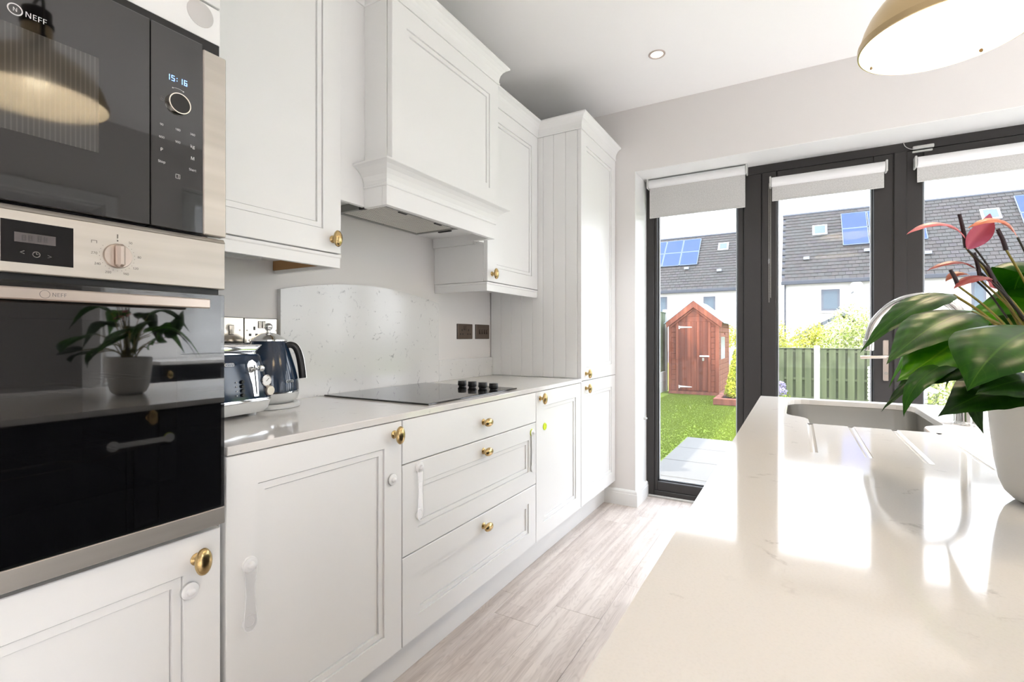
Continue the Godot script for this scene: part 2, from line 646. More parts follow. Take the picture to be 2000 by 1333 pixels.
	var pm := mat("paving", Color.WHITE, 0.85)
	tri_map(pm, tex(pi2), 0.8)
	# cream fleck of leaves for shrubs and tiles for far roofs come through vertex colours
	for k: String in ["roof_tile", "bush_leaf"]:
		var vm := mat(k, Color.WHITE, 0.8)
		vm.vertex_color_use_as_albedo = true
	M.bush_leaf.backlight_enabled = true
	M.bush_leaf.backlight = Color(0.5, 0.5, 0.3)
	mat("solar_blue", Color(0.20, 0.27, 0.47), 0.45, 0.0, 0.25)
	mat("solar_line", Color(0.45, 0.50, 0.62), 0.5)

func shared_meshes() -> void:
	O = Vector3.ZERO
	# oval cabinet knob standing out along +z: rosette, neck, oval head (long axis y)
	var ax := Transform3D(Basis(Vector3(1, 0, 0), Vector3(0, 0, 1), Vector3(0, -1, 0)), Vector3.ZERO)
	var st := mb()
	for k in 2:
		var sx := 0.0165 if k == 0 else 0.0275
		var sy := 0.0275 if k == 0 else 0.0165
		st = mb()
		lathe(st, [Vector2(0.0, 0.0), Vector2(0.0125, 0.0), Vector2(0.0125, 0.002), Vector2(0.0105, 0.004), Vector2(0.0075, 0.006), Vector2(0.0065, 0.012), Vector2(0.0075, 0.018), Vector2(0.0095, 0.020)], 24, ax)
		var ov := Transform3D(Basis(Vector3(sx, 0, 0), Vector3(0, 0, 1), Vector3(0, -sy, 0)), Vector3.ZERO)
		lathe(st, [Vector2(0.3, 0.0185), Vector2(0.75, 0.019), Vector2(0.93, 0.0215), Vector2(1.0, 0.0255), Vector2(0.95, 0.0295), Vector2(0.80, 0.033), Vector2(0.55, 0.0355), Vector2(0.28, 0.0368), Vector2(0.0, 0.0372)], 32, ov)
		MESH["knob_upright" if k == 0 else "knob_level"] = made(st)
	# child lock puck and strap
	st = mb()
	lathe(st, [Vector2(0.0, 0.0), Vector2(0.0155, 0.0), Vector2(0.0165, 0.001), Vector2(0.0165, 0.003), Vector2(0.015, 0.0042), Vector2(0.0085, 0.005), Vector2(0.0075, 0.007), Vector2(0.007, 0.0105), Vector2(0.005, 0.0125), Vector2(0.0, 0.0132)], 28, ax)
	MESH.puck = made(st)
	st = mb()
	lathe(st, [Vector2(0.0, 0.0), Vector2(0.0175, 0.0), Vector2(0.0175, 0.003), Vector2(0.0165, 0.004), Vector2(0.011, 0.004), Vector2(0.010, 0.003), Vector2(0.0, 0.003)], 28, ax)
	MESH.pad = made(st)

func knob(parent: Node3D, s: float, y: float, d: float, level := false) -> void:
	put(MESH["knob_level"] if level else MESH["knob_upright"], "knob", M.brass, parent, Vector3(s, y, d))

# ---------------------------------------------------------------- room shell
func room() -> void:
	var rng := RandomNumberGenerator.new()
	rng.seed = 7
	# floor with single planks
	var fl := structure("floor", Vector3(0, 0, 0), "pale grey oak laminate floor of long planks", "floor")
	bx("underlay", M.shadow_gap, fl, Vector3(WX - 0.3, -0.25, -3.56), Vector3(RX + 0.3, -0.008, FZ + 0.3))
	var pw := 0.1955
	var pl := 1.2
	var variants := []
	for v in 8:
		var st := mb()
		var hw := pw / 2 - 0.0004
		var hl := pl / 2 - 0.0004
		var b := 0.0009
		var u0 := rng.randf()
		var v0 := rng.randf()
		var flip := -1.0 if v % 2 == 0 else 1.0
		var q := func(pts: Array) -> void:
			for i: int in [0, 2, 1, 0, 3, 2]:
				var p: Vector3 = pts[i]
				st.set_uv(Vector2(u0 + flip * p.x / pw * 0.96, v0 + p.z / pl))
				st.add_vertex(p)
		var t := [Vector3(-hw + b, 0, hl - b), Vector3(hw - b, 0, hl - b), Vector3(hw - b, 0, -hl + b), Vector3(-hw + b, 0, -hl + b)]
		var m := [Vector3(-hw, -b, hl), Vector3(hw, -b, hl), Vector3(hw, -b, -hl), Vector3(-hw, -b, -hl)]
		var lo := [Vector3(-hw, -0.008, hl), Vector3(hw, -0.008, hl), Vector3(hw, -0.008, -hl), Vector3(-hw, -0.008, -hl)]
		q.call(t)
		for i in 4:
			var j := (i + 1) % 4
			q.call([m[i], m[j], t[j], t[i]])
			q.call([lo[i], lo[j], m[j], m[i]])
		variants.append(made(st))
	var ends := {-1: -1.865, 0: -1.70, 1: -1.87, 2: -2.19}
	var k0 := int(floor((WX + 1.067) / pw))
	var k1 := int(ceil((RX + 1.067) / pw))
	for k in range(k0, k1):
		var x := -1.067 + (k + 0.5) * pw
		var e: float = ends[k] if ends.has(k) else -rng.randf() * pl
		var z: float = e - pl * ceil((e + 3.5) / pl)
		while z < FZ:
			var a := maxf(z, -3.52)
			var b := minf(z + pl, FZ)
			if b - a > 0.05:
				var o := hang(variants[rng.randi() % 8], "plank", M.pale_oak, fl, Vector3(x, 0, (a + b) / 2))
				o.scale.z = (b - a) / pl
			z += pl
	# walls
	var wl := structure("wall_left", Vector3(WX, 0, 0), "greige painted wall behind the white units", "wall")
	bx("plaster", M.wall_paint, wl, Vector3(WX - 0.3, 0, -3.56), Vector3(WX, CEIL, FZ + 0.3))
	var wb := structure("wall_back", Vector3(0, 0, BZ), "greige end wall around the garden doors", "wall")
	var st := mb()
	box(st, Vector3(WX - 0.3, -0.1, -3.56), Vector3(-0.93, CEIL, BZ))
	box(st, Vector3(1.94, -0.1, -3.56), Vector3(RX + 0.3, CEIL, BZ))
	box(st, Vector3(-0.93, 2.2165, -3.56), Vector3(1.94, CEIL, BZ))
	part(st, "plaster", M.wall_paint, wb)
	var rv := structure("trim_1", Vector3(-0.93, 0, BZ), "white lining of the deep door reveal", "trim")
	st = mb()
	box(st, Vector3(-0.930, 0.0, -3.56), Vector3(-0.926, 2.2165, BZ + 0.0005))
	box(st, Vector3(-0.930, 2.2125, -3.56), Vector3(1.94, 2.2165, BZ + 0.0005))
	box(st, Vector3(1.936, 0.0, -3.56), Vector3(1.94, 2.2165, BZ + 0.0005))
	part(st, "lining", M.trim_paint, rv)
	var wr := structure("wall_right", Vector3(RX, 0, 0), "greige painted wall on the far side of the room", "wall")
	st = mb()
	box(st, Vector3(RX, 0, -3.56), Vector3(RX + 0.3, CEIL, -3.15))
	box(st, Vector3(RX, 0, -3.15), Vector3(RX + 0.3, 0.98, -2.05))
	box(st, Vector3(RX, 2.30, -3.15), Vector3(RX + 0.3, CEIL, -2.05))
	box(st, Vector3(RX, 0, -2.05), Vector3(RX + 0.3, CEIL, -1.55))
	box(st, Vector3(RX, 2.04, -1.55), Vector3(RX + 0.3, CEIL, -0.75))
	box(st, Vector3(RX, 0, -0.75), Vector3(RX + 0.3, CEIL, -0.6))
	box(st, Vector3(RX, 2.4, -0.6), Vector3(RX + 0.3, CEIL, 0.7))
	box(st, Vector3(RX, 0, 0.7), Vector3(RX + 0.3, CEIL, FZ + 0.3))
	part(st, "plaster", M.wall_paint, wr)
	var wf := structure("wall_front", Vector3(0, 0, FZ), "greige painted wall behind the viewer", "wall")
	bx("plaster", M.wall_paint, wf, Vector3(WX - 0.3, 0, FZ), Vector3(RX + 0.3, CEIL, FZ + 0.3))
	var ce := structure("ceiling", Vector3(0, CEIL, 0), "flat white ceiling", "ceiling")
	bx("plaster", M.ceiling_paint, ce, Vector3(WX - 0.3, CEIL, -3.56), Vector3(RX + 0.3, CEIL + 0.25, FZ + 0.3))
	# skirting
	var prof := [Vector2(0, 0), Vector2(0.016, 0), Vector2(0.016, 0.078), Vector2(0.0135, 0.081), Vector2(0.0135, 0.094), Vector2(0.010, 0.101), Vector2(0.006, 0.104), Vector2(0, 0.105)]
	var bb := structure("baseboard_back", Vector3(-1.03, 0, BZ), "white moulded skirting on the end wall", "skirting")
	st = mb()
	sweep(st, prof, [Vector2(-1.14, BZ), Vector2(-0.926, BZ), Vector2(-0.926, -3.497)], 1.0)
	part(st, "moulding", M.trim_paint, bb)
	var br := structure("baseboard_right", Vector3(RX, 0, 0), "white skirting on the far wall", "skirting")
	st = mb()
	sweep(st, prof, [Vector2(RX, 0.7), Vector2(RX, FZ)], 1.0)
	part(st, "moulding", M.trim_paint, br)
	# window above the sideboard, mirrored in the oven glass
	var w3 := structure("window_3", Vector3(RX, 0.98, -2.6), "white framed window with voile above the sideboard", "window")
	st = mb()
	for r: Array in [[0.98, 1.05, -3.15, -2.05], [2.23, 2.30, -3.15, -2.05], [1.05, 2.23, -3.15, -3.08], [1.05, 2.23, -2.12, -2.05]]:
		box(st, Vector3(RX + 0.14, r[0], r[2]), Vector3(RX + 0.21, r[1], r[3]), 0.004)
	part(st, "window_frame", M.trim_paint, w3)
	bx("pane", M.pane, w3, Vector3(RX + 0.17, 1.05, -3.08), Vector3(RX + 0.1715, 2.23, -2.12))
	bx("voile", M.voile, w3, Vector3(RX + 0.06, 0.99, -3.14), Vector3(RX + 0.061, 2.29, -2.06))
	var w4 := structure("window_4", Vector3(RX, 0.0, 0.05), "white framed glazed side door", "window")
	st = mb()
	for r: Array in [[0.0, 0.09, -0.6, 0.7], [2.33, 2.4, -0.6, 0.7], [0.09, 2.33, -0.6, -0.53], [0.09, 2.33, 0.63, 0.7]]:
		box(st, Vector3(RX + 0.14, r[0], r[2]), Vector3(RX + 0.21, r[1], r[3]), 0.004)
	part(st, "window_frame", M.trim_paint, w4)
	bx("pane", M.pane, w4, Vector3(RX + 0.17, 0.09, -0.53), Vector3(RX + 0.1715, 2.33, 0.63))
	var tc := structure("terrace", Vector3(6, GY, 0), "pale paved terrace beside the house", "paving")
	bx("paving", M.paving, tc, Vector3(RX + 0.31, GY - 0.3, -3.5), Vector3(14, GY, 12))

# ---------------------------------------------------------------- garden doors
func bead(parent: Node3D, x0: float, x1: float, y0: float, y1: float, z: float) -> void:   # glazing: seal, spacer and pane
	var st := mb()
	for r: Array in [[x0, x0 + 0.005, y0, y1], [x1 - 0.005, x1, y0, y1], [x0 + 0.005, x1 - 0.005, y0, y0 + 0.005], [x0 + 0.005, x1 - 0.005, y1 - 0.005, y1]]:
		box(st, Vector3(r[0], r[2], z - 0.004), Vector3(r[1], r[3], z + 0.003))
	part(st, "seal", M.seal_black, parent)
	st = mb()
	for r: Array in [[x0, x0 + 0.012, y0, y1], [x1 - 0.012, x1, y0, y1], [x0 + 0.012, x1 - 0.012, y0, y0 + 0.012], [x0 + 0.012, x1 - 0.012, y1 - 0.012, y1]]:
		box(st, Vector3(r[0], r[2], z - 0.018), Vector3(r[1], r[3], z - 0.006))
	part(st, "spacer_bar", M.spacer_bar, parent)
	bx("pane", M.pane, parent, Vector3(x0 - 0.004, y0 - 0.004, z - 0.006), Vector3(x1 + 0.004, y1 + 0.004, z - 0.0045))

func sash(parent: Node3D, x0: float, x1: float, y0: float, y1: float, gx0: float, gx1: float, gy0: float, gy1: float, z0: float, z1: float) -> void:
	var names := ["stile", "stile", "bottom_rail", "top_rail"]
	var k := 0
	for r: Array in [[x0, gx0, y0, y1], [gx1, x1, y0, y1], [gx0, gx1, y0, gy0], [gx0, gx1, gy1, y1]]:
		var st := mb()
		box(st, Vector3(r[0], r[2], z0), Vector3(r[1], r[3], z1), 0.004)
		part(st, names[k], M.frame_grey, parent)
		k += 1
	bead(parent, gx0, gx1, gy0, gy1, z1 - 0.03)

func garden_doors() -> void:
	var fr := structure("trim_2", Vector3(-0.924, 0, -3.5), "dark grey outer frame of the garden doors", "door frame")
	for r: Array in [[-0.9255, -0.872, 0.0, 2.232], [-0.300, -0.196, 0.0, 2.16], [1.200, 1.304, 0.0, 2.16], [1.876, 1.9355, 0.0, 2.232]]:
		bx("jamb", M.frame_grey, fr, Vector3(r[0], r[2], -3.57), Vector3(r[1], r[3], -3.5), 0.004)
	bx("head", M.frame_grey, fr, Vector3(-0.872, 2.16, -3.57), Vector3(1.876, 2.232, -3.5), 0.004)
	bx("sill", M.frame_grey, fr, Vector3(-0.872, 0.0, -3.57), Vector3(1.876, 0.045, -3.5), 0.003)
	var th := structure("trim_3", Vector3(-0.92, 0, -3.49), "pale threshold strip along the foot of the doors", "threshold")
	bx("strip", M.concrete_post, th, Vector3(-0.909, 0.0, -3.5), Vector3(1.93, 0.014, -3.482), 0.003)
	var w1 := structure("window_1", Vector3(-0.6, 0, -3.53), "narrow fixed glass light left of the garden doors", "window")
	sash(w1, -0.872, -0.300, 0.045, 2.16, -0.852, -0.337, 0.109, 2.09, -3.566, -3.506)
	var w2 := structure("window_2", Vector3(1.59, 0, -3.53), "narrow fixed glass light right of the garden doors", "window")
	sash(w2, 1.304, 1.876, 0.045, 2.16, 1.341, 1.856, 0.109, 2.09, -3.566, -3.506)
	var d1 := structure("door_1", Vector3(-0.19, 0.05, -3.53), "dark grey glazed garden door leaf with lever handle", "door")
	sash(d1, -0.1958, 0.492, 0.0455, 2.1597, -0.112, 0.378, 0.17, 2.04, -3.56, -3.492)
	bx("meeting_stile_cover", M.frame_grey, d1, Vector3(0.470, 0.0455, -3.492), Vector3(0.530, 2.1597, -3.480), 0.004)
	var hp := bx("handle_plate", M.satin_nickel, d1, Vector3(0.4215, 0.872, -3.492), Vector3(0.4505, 1.104, -3.482), 0.006)
	var st := mb()
	tube(st, arc_pts([Vector3(0.436, 1.01, -3.482), Vector3(0.436, 1.01, -3.447), Vector3(0.424, 1.0095, -3.436), Vector3(0.375, 1.008, -3.434), Vector3(0.312, 1.005, -3.434)], 5), 0.0095, 12)
	part(st, "lever", M.satin_nickel, hp)
	st = mb()
	lathe(st, [Vector2(0.0, 0.0), Vector2(0.009, 0.0), Vector2(0.009, 0.004), Vector2(0.0, 0.004)], 20, Transform3D(Basis(Vector3(1, 0, 0), Vector3(0, 0, 1), Vector3(0, -1, 0)), Vector3(0.436, 0.915, -3.482)))
	part(st, "lock_cylinder", M.chain_metal, hp)
	var d2 := structure("door_2", Vector3(0.51, 0.05, -3.53), "dark grey glazed garden door leaf beside the plant", "door")
	sash(d2, 0.512, 1.1998, 0.0455, 2.1597, 0.602, 1.112, 0.17, 2.04, -3.56, -3.492)

# ---------------------------------------------------------------- oven tower, microwave and oven
const PANEL := [[0.0730, 0.0], [0.0734, -0.0078], [0.0750, -0.0078], [0.0756, -0.0045], [0.0920, -0.0045], [0.0924, -0.0128], [0.0940, -0.0128], [0.0946, -0.0095]]
const DRAWER := [[0.0700, 0.0], [0.0704, -0.0076], [0.0720, -0.0076], [0.0726, -0.0045], [0.0880, -0.0045], [0.0884, -0.0122], [0.0900, -0.0122], [0.0906, -0.0090]]

func carcass(parent: Node3D, s0: float, s1: float, y0: float, y1: float, d0: float, d1: float, bottom := true) -> void:
	var t := 0.018
	bx("side_panel", M.cabinet_paint, parent, Vector3(s0, y0, d0), Vector3(s0 + t, y1, d1))
	bx("side_panel", M.cabinet_paint, parent, Vector3(s1 - t, y0, d0), Vector3(s1, y1, d1))
	bx("back_panel", M.cabinet_paint, parent, Vector3(s0 + t, y0, d0), Vector3(s1 - t, y1, d0 + 0.008))
	if bottom: bx("bottom_panel", M.cabinet_paint, parent, Vector3(s0 + t, y0, d0 + 0.008), Vector3(s1 - t, y0 + t, d1))
	bx("top_panel", M.cabinet_paint, parent, Vector3(s0 + t, y1 - t, d0 + 0.008), Vector3(s1 - t, y1, d1))

func door(parent: Node3D, s0: float, s1: float, y0: float, y1: float, d1: float, steps: Array, called := "door", th := 0.022) -> MeshInstance3D:
	var st := mb()
	front(st, s0, s1, y0, y1, d1 - th, d1, steps)
	return part(st, called, M.cabinet_paint, parent)

func oven_tower() -> void:
	var t := run_thing("oven_tower", "tall white housing unit holding the black microwave above the oven", "cabinet", 0.3, 0.0, 0.3)
	carcass(t, 0.0, 0.600, 0.15, 2.31, 0.005, 0.590)
	bx("shelf", M.cabinet_paint, t, Vector3(0.018, 0.704, 0.012), Vector3(0.582, 0.722, 0.588))
	bx("shelf", M.cabinet_paint, t, Vector3(0.018, 1.316, 0.012), Vector3(0.582, 1.326, 0.588))
	bx("shelf", M.cabinet_paint, t, Vector3(0.018, 1.738, 0.012), Vector3(0.582, 1.756, 0.588))
	var dr := door(t, 0.003, 0.597, 0.155, 0.716, 0.613, PANEL)
	knob(dr, 0.549, 0.667, 0.613)
	door(t, 0.003, 0.597, 1.737, 1.813, 0.613, [[0.003, 0.0]], "filler_panel")
	var du := door(t, 0.003, 0.597, 1.818, 2.306, 0.613, PANEL)
	knob(du, 0.549, 1.86, 0.613)
	var st := mb()
	sweep(st, CORNICE(2.307), [Vector2(0.0, 0.613), Vector2(0.600, 0.613), Vector2(0.600, 0.34)], 1.0)
	part(st, "cornice", M.cabinet_paint, t)
	var pd := run_thing("felt_pad", "small pale grey round pad stuck on the white panel above the microwave", "pad", 0.556, 1.785, 0.613)
	st = mb()
	lathe(st, [Vector2(0, 0), Vector2(0.026, 0), Vector2(0.026, 0.0012), Vector2(0.0245, 0.002), Vector2(0, 0.002)], 32, Transform3D(Basis(Vector3(1, 0, 0), Vector3(0, 0, 1), Vector3(0, -1, 0)), Vector3(0.556, 1.785, 0.613)))
	part(st, "pad", M.grey_pad, pd)

	# microwave
	var F := 0.635
	t = run_thing("microwave", "built-in black glass microwave with blue clock and steel side strip", "microwave", 0.3, 1.329, 0.5)
	bx("body", M.dark_enamel, t, Vector3(0.030, 1.332, 0.12), Vector3(0.570, 1.70, 0.612))
	bx("vent_trim", M.black_plastic, t, Vector3(0.008, 1.713, 0.592), Vector3(0.592, 1.735, 0.617))
	var gl := bx("door", M.black_glass, t, Vector3(0.004, 1.329, 0.614), Vector3(0.4560, 1.712, F), 0.0012)
	var wi := bx("viewing_window", M.mesh_glass, gl, Vector3(0.066, 1.437, F), Vector3(0.378, 1.600, F + 0.0004))
	text("NEFF", 0.297, 1.6235, F, 0.0085, M.white_print, gl)
	ring_mark(gl, 0.273, 1.624, F, 0.009, 0.0016, M.white_print, "logo_ring")
	text("N", 0.273, 1.624, F, 0.006, M.white_print, gl)
	var cp := bx("control_panel", M.black_glass, t, Vector3(0.4575, 1.329, 0.614), Vector3(0.5500, 1.712, F), 0.0012)
	bx("side_strip", M.brushed_steel, t, Vector3(0.5505, 1.329, 0.612), Vector3(0.5965, 1.704, F + 0.0005), 0.002)
	# clock 15:16
	st = mb()
	var digits := {"1": [2, 5], "5": [0, 1, 3, 5, 6], "6": [0, 1, 3, 4, 5, 6]}
	var xs := [0.486, 0.4945, 0.5085, 0.517]
	var word := "1516"
	for i in 4:
		for sgm: int in digits[word[i]]:
			segment(st, xs[i], 1.619, 0.0056, 0.0105, sgm, F)
	for dy: float in [-0.0024, 0.0024]:
		box(st, Vector3(0.5009, 1.6184 + dy, F), Vector3(0.5022, 1.6197 + dy, F + 0.0003))
	part(st, "clock_display", M.clock_blue, cp)
	# dial
	var ax := Transform3D(Basis(Vector3(1, 0, 0), Vector3(0, 0, 1), Vector3(0, -1, 0)), Vector3(0.5035, 1.572, F))
	st = mb()
	lathe(st, [Vector2(0.0165, 0.0), Vector2(0.0205, 0.0), Vector2(0.0205, 0.0015), Vector2(0.0202, 0.007), Vector2(0.0195, 0.0085), Vector2(0.0178, 0.0085), Vector2(0.0172, 0.0075), Vector2(0.0172, 0.0)], 40, ax)
	part(st, "dial_ring", M.polished_plate, cp)
	st = mb()
	lathe(st, [Vector2(0.0171, 0.0), Vector2(0.0171, 0.0072), Vector2(0.0, 0.0072)], 32, ax)
	part(st, "dial_face", M.black_plastic, cp)
	st = mb()
	tube(st, [Vector3(0.494, 1.6005, F), Vector3(0.4985, 1.6022, F), Vector3(0.5035, 1.6027, F), Vector3(0.5085, 1.6022, F), Vector3(0.513, 1.6005, F)], 0.0004, 5)
	for e: float in [0.494, 0.513]: box(st, Vector3(e - 0.001, 1.5995, F), Vector3(e + 0.001, 1.6015, F + 0.0004))
	part(st, "turn_mark", M.white_print, cp)
	clock_mark(cp, 0.4755, 1.5725, F, 0.0042, M.grey_print)
	for w: Array in [["90", 0.475, 1.523], ["180", 0.503, 1.523], ["360", 0.530, 1.523], ["600", 0.475, 1.499], ["900", 0.503, 1.499]]:
		text(w[0], w[1], w[2], F, 0.0042, M.white_print, cp)
	for w: Array in [["kg", 0.530, 1.499, 0.0060], ["P", 0.475, 1.4755, 0.0064], ["M", 0.530, 1.4755, 0.0064], ["Stop", 0.475, 1.4525, 0.0046], ["Start", 0.530, 1.4525, 0.0046]]:
		text(w[0], w[1], w[2], F, w[3], M.white_print, cp)
	st = mb()
	for r: Array in [[0.4990, 0.5070, 1.4355, 1.4361], [0.4990, 0.5070, 1.4280, 1.4286], [0.4990, 0.4996, 1.4280, 1.4361], [0.5064, 0.5070, 1.4280, 1.4361], [0.5036, 0.5041, 1.4280, 1.4361]]:
		box(st, Vector3(r[0], r[2], F), Vector3(r[1], r[3], F + 0.0003))
	part(st, "door_mark", M.white_print, cp)

	# oven
	t = run_thing("oven", "built-in steel and black glass oven below the microwave", "oven", 0.3, 0.731, 0.5)
	var cv := mb()
	for r: Array in [[0.05, 0.065, 0.80, 1.19, 0.10, 0.60], [0.535, 0.55, 0.80, 1.19, 0.10, 0.60], [0.065, 0.535, 0.80, 0.81, 0.10, 0.60], [0.065, 0.535, 1.18, 1.19, 0.10, 0.60], [0.065, 0.535, 0.81, 1.18, 0.10, 0.11]]:
		box(cv, Vector3(r[0], r[2], r[4]), Vector3(r[1], r[3], r[5]))
	part(cv, "cavity", M.dark_enamel, t)
	for ry: float in [0.906, 1.040]:
		st = mb()
		tube(st, [Vector3(0.068, ry, 0.58), Vector3(0.34, ry, 0.58), Vector3(0.365, ry - 0.004, 0.58), Vector3(0.385, ry - 0.011, 0.58), Vector3(0.405, ry - 0.006, 0.58), Vector3(0.425, ry + 0.001, 0.58), Vector3(0.532, ry, 0.58)], 0.0026, 8)
		tube(st, [Vector3(0.068, ry - 0.016, 0.575), Vector3(0.36, ry - 0.016, 0.575)], 0.0016, 6)
		for i in 14: tube(st, [Vector3(0.09 + i * 0.0315, ry, 0.57), Vector3(0.09 + i * 0.0315, ry, 0.14)], 0.0013, 5)
		part(st, "wire_rack", M.gold_wire, t)
	var pn := bx("fascia", M.brushed_steel, t, Vector3(0.003, 1.220, 0.590), Vector3(0.5945, 1.3165, F), 0.0015)
	st = mb()
	prism(st, PackedVector2Array([Vector2(F, 1.3165), Vector2(F - 0.006, 1.3245), Vector2(F - 0.03, 1.3245), Vector2(F - 0.03, 1.3165)]), -0.5945, -0.003, Transform3D(Basis(Vector3(0, 0, 1), Vector3(0, 1, 0), Vector3(-1, 0, 0)), Vector3.ZERO))
	part(st, "top_edge", M.brushed_steel, t)
	var ds := bx("display", M.black_glass, pn, Vector3(0.257, 1.2355, F), Vector3(0.3435, 1.3005, F + 0.0006))
	bx("lcd_screen", M.lcd_grey, pn, Vector3(0.272, 1.2675, F + 0.0006), Vector3(0.321, 1.2825, F + 0.0008))
	st = mb()
	for i in 4:
		for sgm in 7: segment(st, 0.283 + i * 0.0075 + (0.003 if i > 1 else 0.0), 1.2750, 0.0045, 0.0085, sgm, F + 0.0008)
	part(st, "lcd_digits", M.lcd_dark, pn)
	text("<", 0.281, 1.2520, F + 0.0006, 0.008, M.grey_print, pn)
	text(">", 0.3135, 1.2490, F + 0.0006, 0.008, M.grey_print, pn)
	clock_mark(pn, 0.2975, 1.2505, F + 0.0006, 0.0048, M.grey_print)
	for ks: float in [0.405, 0.195]:
		var kx := Transform3D(Basis(Vector3(1, 0, 0), Vector3(0, 0, 1), Vector3(0, -1, 0)), Vector3(ks, 1.2635, F))
		st = mb()
		lathe(st, [Vector2(0.0215, 0.0), Vector2(0.0215, 0.003), Vector2(0.0205, 0.0045), Vector2(0.0, 0.0045)], 40, kx)
		box(st, Vector3(ks - 0.0062, 1.2435, F + 0.0045), Vector3(ks + 0.0062, 1.2835, F + 0.0190), 0.004)
		part(st, "dial", M.satin_nickel, pn)
	for w: Array in [["50", 36.0], ["80", 90.0 - 4], ["120", 125.0], ["160", 158.0], ["200", 204.0], ["240", 239.0], ["270", 272.0]]:
		var an := deg_to_rad(w[1])
		text(w[0], 0.405 + sin(an) * 0.0335, 1.2635 + cos(an) * 0.0325, F, 0.0040, M.dark_print, pn)
	st = mb()
	for i in 20:
		var an := deg_to_rad(40.0 + i * 14.0)
		var c := Vector3(0.405 + sin(an) * 0.0262, 1.2635 + cos(an) * 0.0262, F)
		box(st, c - Vector3(0.0004, 0.0004, 0), c + Vector3(0.0004, 0.0004, 0.0002))
	box(st, Vector3(0.4040, 1.2895, F), Vector3(0.4062, 1.2917, F + 0.0003))
	for r: Array in [[0.3675, 0.3755, 1.2855, 1.2862], [0.3675, 0.3682, 1.2815, 1.2862], [0.3748, 0.3755, 1.2815, 1.2862], [0.4042, 0.4060, 1.2950, 1.2957], [0.4042, 0.4048, 1.2950, 1.3020], [0.4054, 0.4060, 1.2950, 1.3020]]:
		box(st, Vector3(r[0], r[2], F), Vector3(r[1], r[3], F + 0.0002))
	part(st, "scale_marks", M.dark_print, pn)
	bx("vent_gap", M.black_plastic, t, Vector3(0.006, 1.2085, 0.585), Vector3(0.590, 1.2200, 0.618))
	# glazed door
	gl = bx("door", M.oven_glass, t, Vector3(0.004, 0.766, 0.628), Vector3(0.5935, 1.2080, F), 0.0012)
	st = mb()
	for r: Array in [[0.006, 0.062, 0.768, 1.205], [0.505, 0.590, 0.768, 1.205], [0.062, 0.505, 0.768, 0.845], [0.062, 0.505, 1.150, 1.205]]:
		box(st, Vector3(r[0], r[2], 0.604), Vector3(r[1], r[3], 0.6275))
	part(st, "inner_frame", M.black_plastic, gl)
	bx("bottom_strip", M.brushed_steel, gl, Vector3(0.004, 0.731, 0.606), Vector3(0.5935, 0.7655, F + 0.001), 0.0012)
	st = mb()
	box(st, Vector3(0.062, 1.1760, 0.673), Vector3(0.538, 1.1945, 0.685), 0.002)
	for e: float in [0.085, 0.515]:
		box(st, Vector3(e - 0.008, 1.179, F), Vector3(e + 0.008, 1.192, 0.674), 0.002)
	var hn := part(st, "handle", M.satin_nickel, gl)
	text("NEFF", 0.310, 1.1853, 0.685, 0.0058, M.grey_print, gl)
	ring_mark(gl, 0.293, 1.1853, 0.685, 0.0062, 0.0006, M.grey_print, "logo_ring")

func ring_mark(parent: Node3D, s: float, y: float, d: float, r: float, w: float, m: Material, called: String) -> void:
	var st := mb()
	lathe(st, [Vector2(r - w, 0.0), Vector2(r, 0.0), Vector2(r, 0.0003), Vector2(r - w, 0.0003)], 28, Transform3D(Basis(Vector3(1, 0, 0), Vector3(0, 0, 1), Vector3(0, -1, 0)), Vector3(s, y, d)))
	part(st, called, m, parent)

func clock_mark(parent: Node3D, s: float, y: float, d: float, r: float, m: Material) -> void:
	var st := mb()
	lathe(st, [Vector2(r * 0.78, 0.0), Vector2(r, 0.0), Vector2(r, 0.0003), Vector2(r * 0.78, 0.0003)], 24, Transform3D(Basis(Vector3(1, 0, 0), Vector3(0, 0, 1), Vector3(0, -1, 0)), Vector3(s, y, d)))
	box(st, Vector3(s - r * 0.08, y, d), Vector3(s + r * 0.08, y + r * 0.6, d + 0.0003))
	box(st, Vector3(s, y - r * 0.08, d), Vector3(s + r * 0.5, y + r * 0.08, d + 0.0003))
	part(st, "timer_mark", m, parent)

func segment(st: SurfaceTool, x: float, y: float, w: float, h: float, k: int, d: float) -> void:   # bars 0 top, 1 upper left, 2 upper right, 3 middle, 4 lower left, 5 lower right, 6 bottom
	var t := w * 0.2
	var r: Array = [[-w / 2, w / 2, h / 2 - t, h / 2], [-w / 2, -w / 2 + t, t * 0.3, h / 2], [w / 2 - t, w / 2, t * 0.3, h / 2], [-w / 2, w / 2, -t / 2, t / 2], [-w / 2, -w / 2 + t, -h / 2, -t * 0.3], [w / 2 - t, w / 2, -h / 2, -t * 0.3], [-w / 2, w / 2, -h / 2, -h / 2 + t]][k]
	box(st, Vector3(x + r[0], y + r[2], d), Vector3(x + r[1], y + r[3], d + 0.0003))

# ---------------------------------------------------------------- base and tall units
func CORNICE(y: float) -> Array:
	return [Vector2(-0.02, y), Vector2(0.003, y), Vector2(0.005, y + 0.003), Vector2(0.005, y + 0.008), Vector2(0.002, y + 0.010), Vector2(0.003, y + 0.026), Vector2(0.007, y + 0.042), Vector2(0.015, y + 0.057), Vector2(0.026, y + 0.068), Vector2(0.0375, y + 0.074), Vector2(0.040, y + 0.076), Vector2(0.040, y + 0.083), Vector2(-0.02, y + 0.083)]

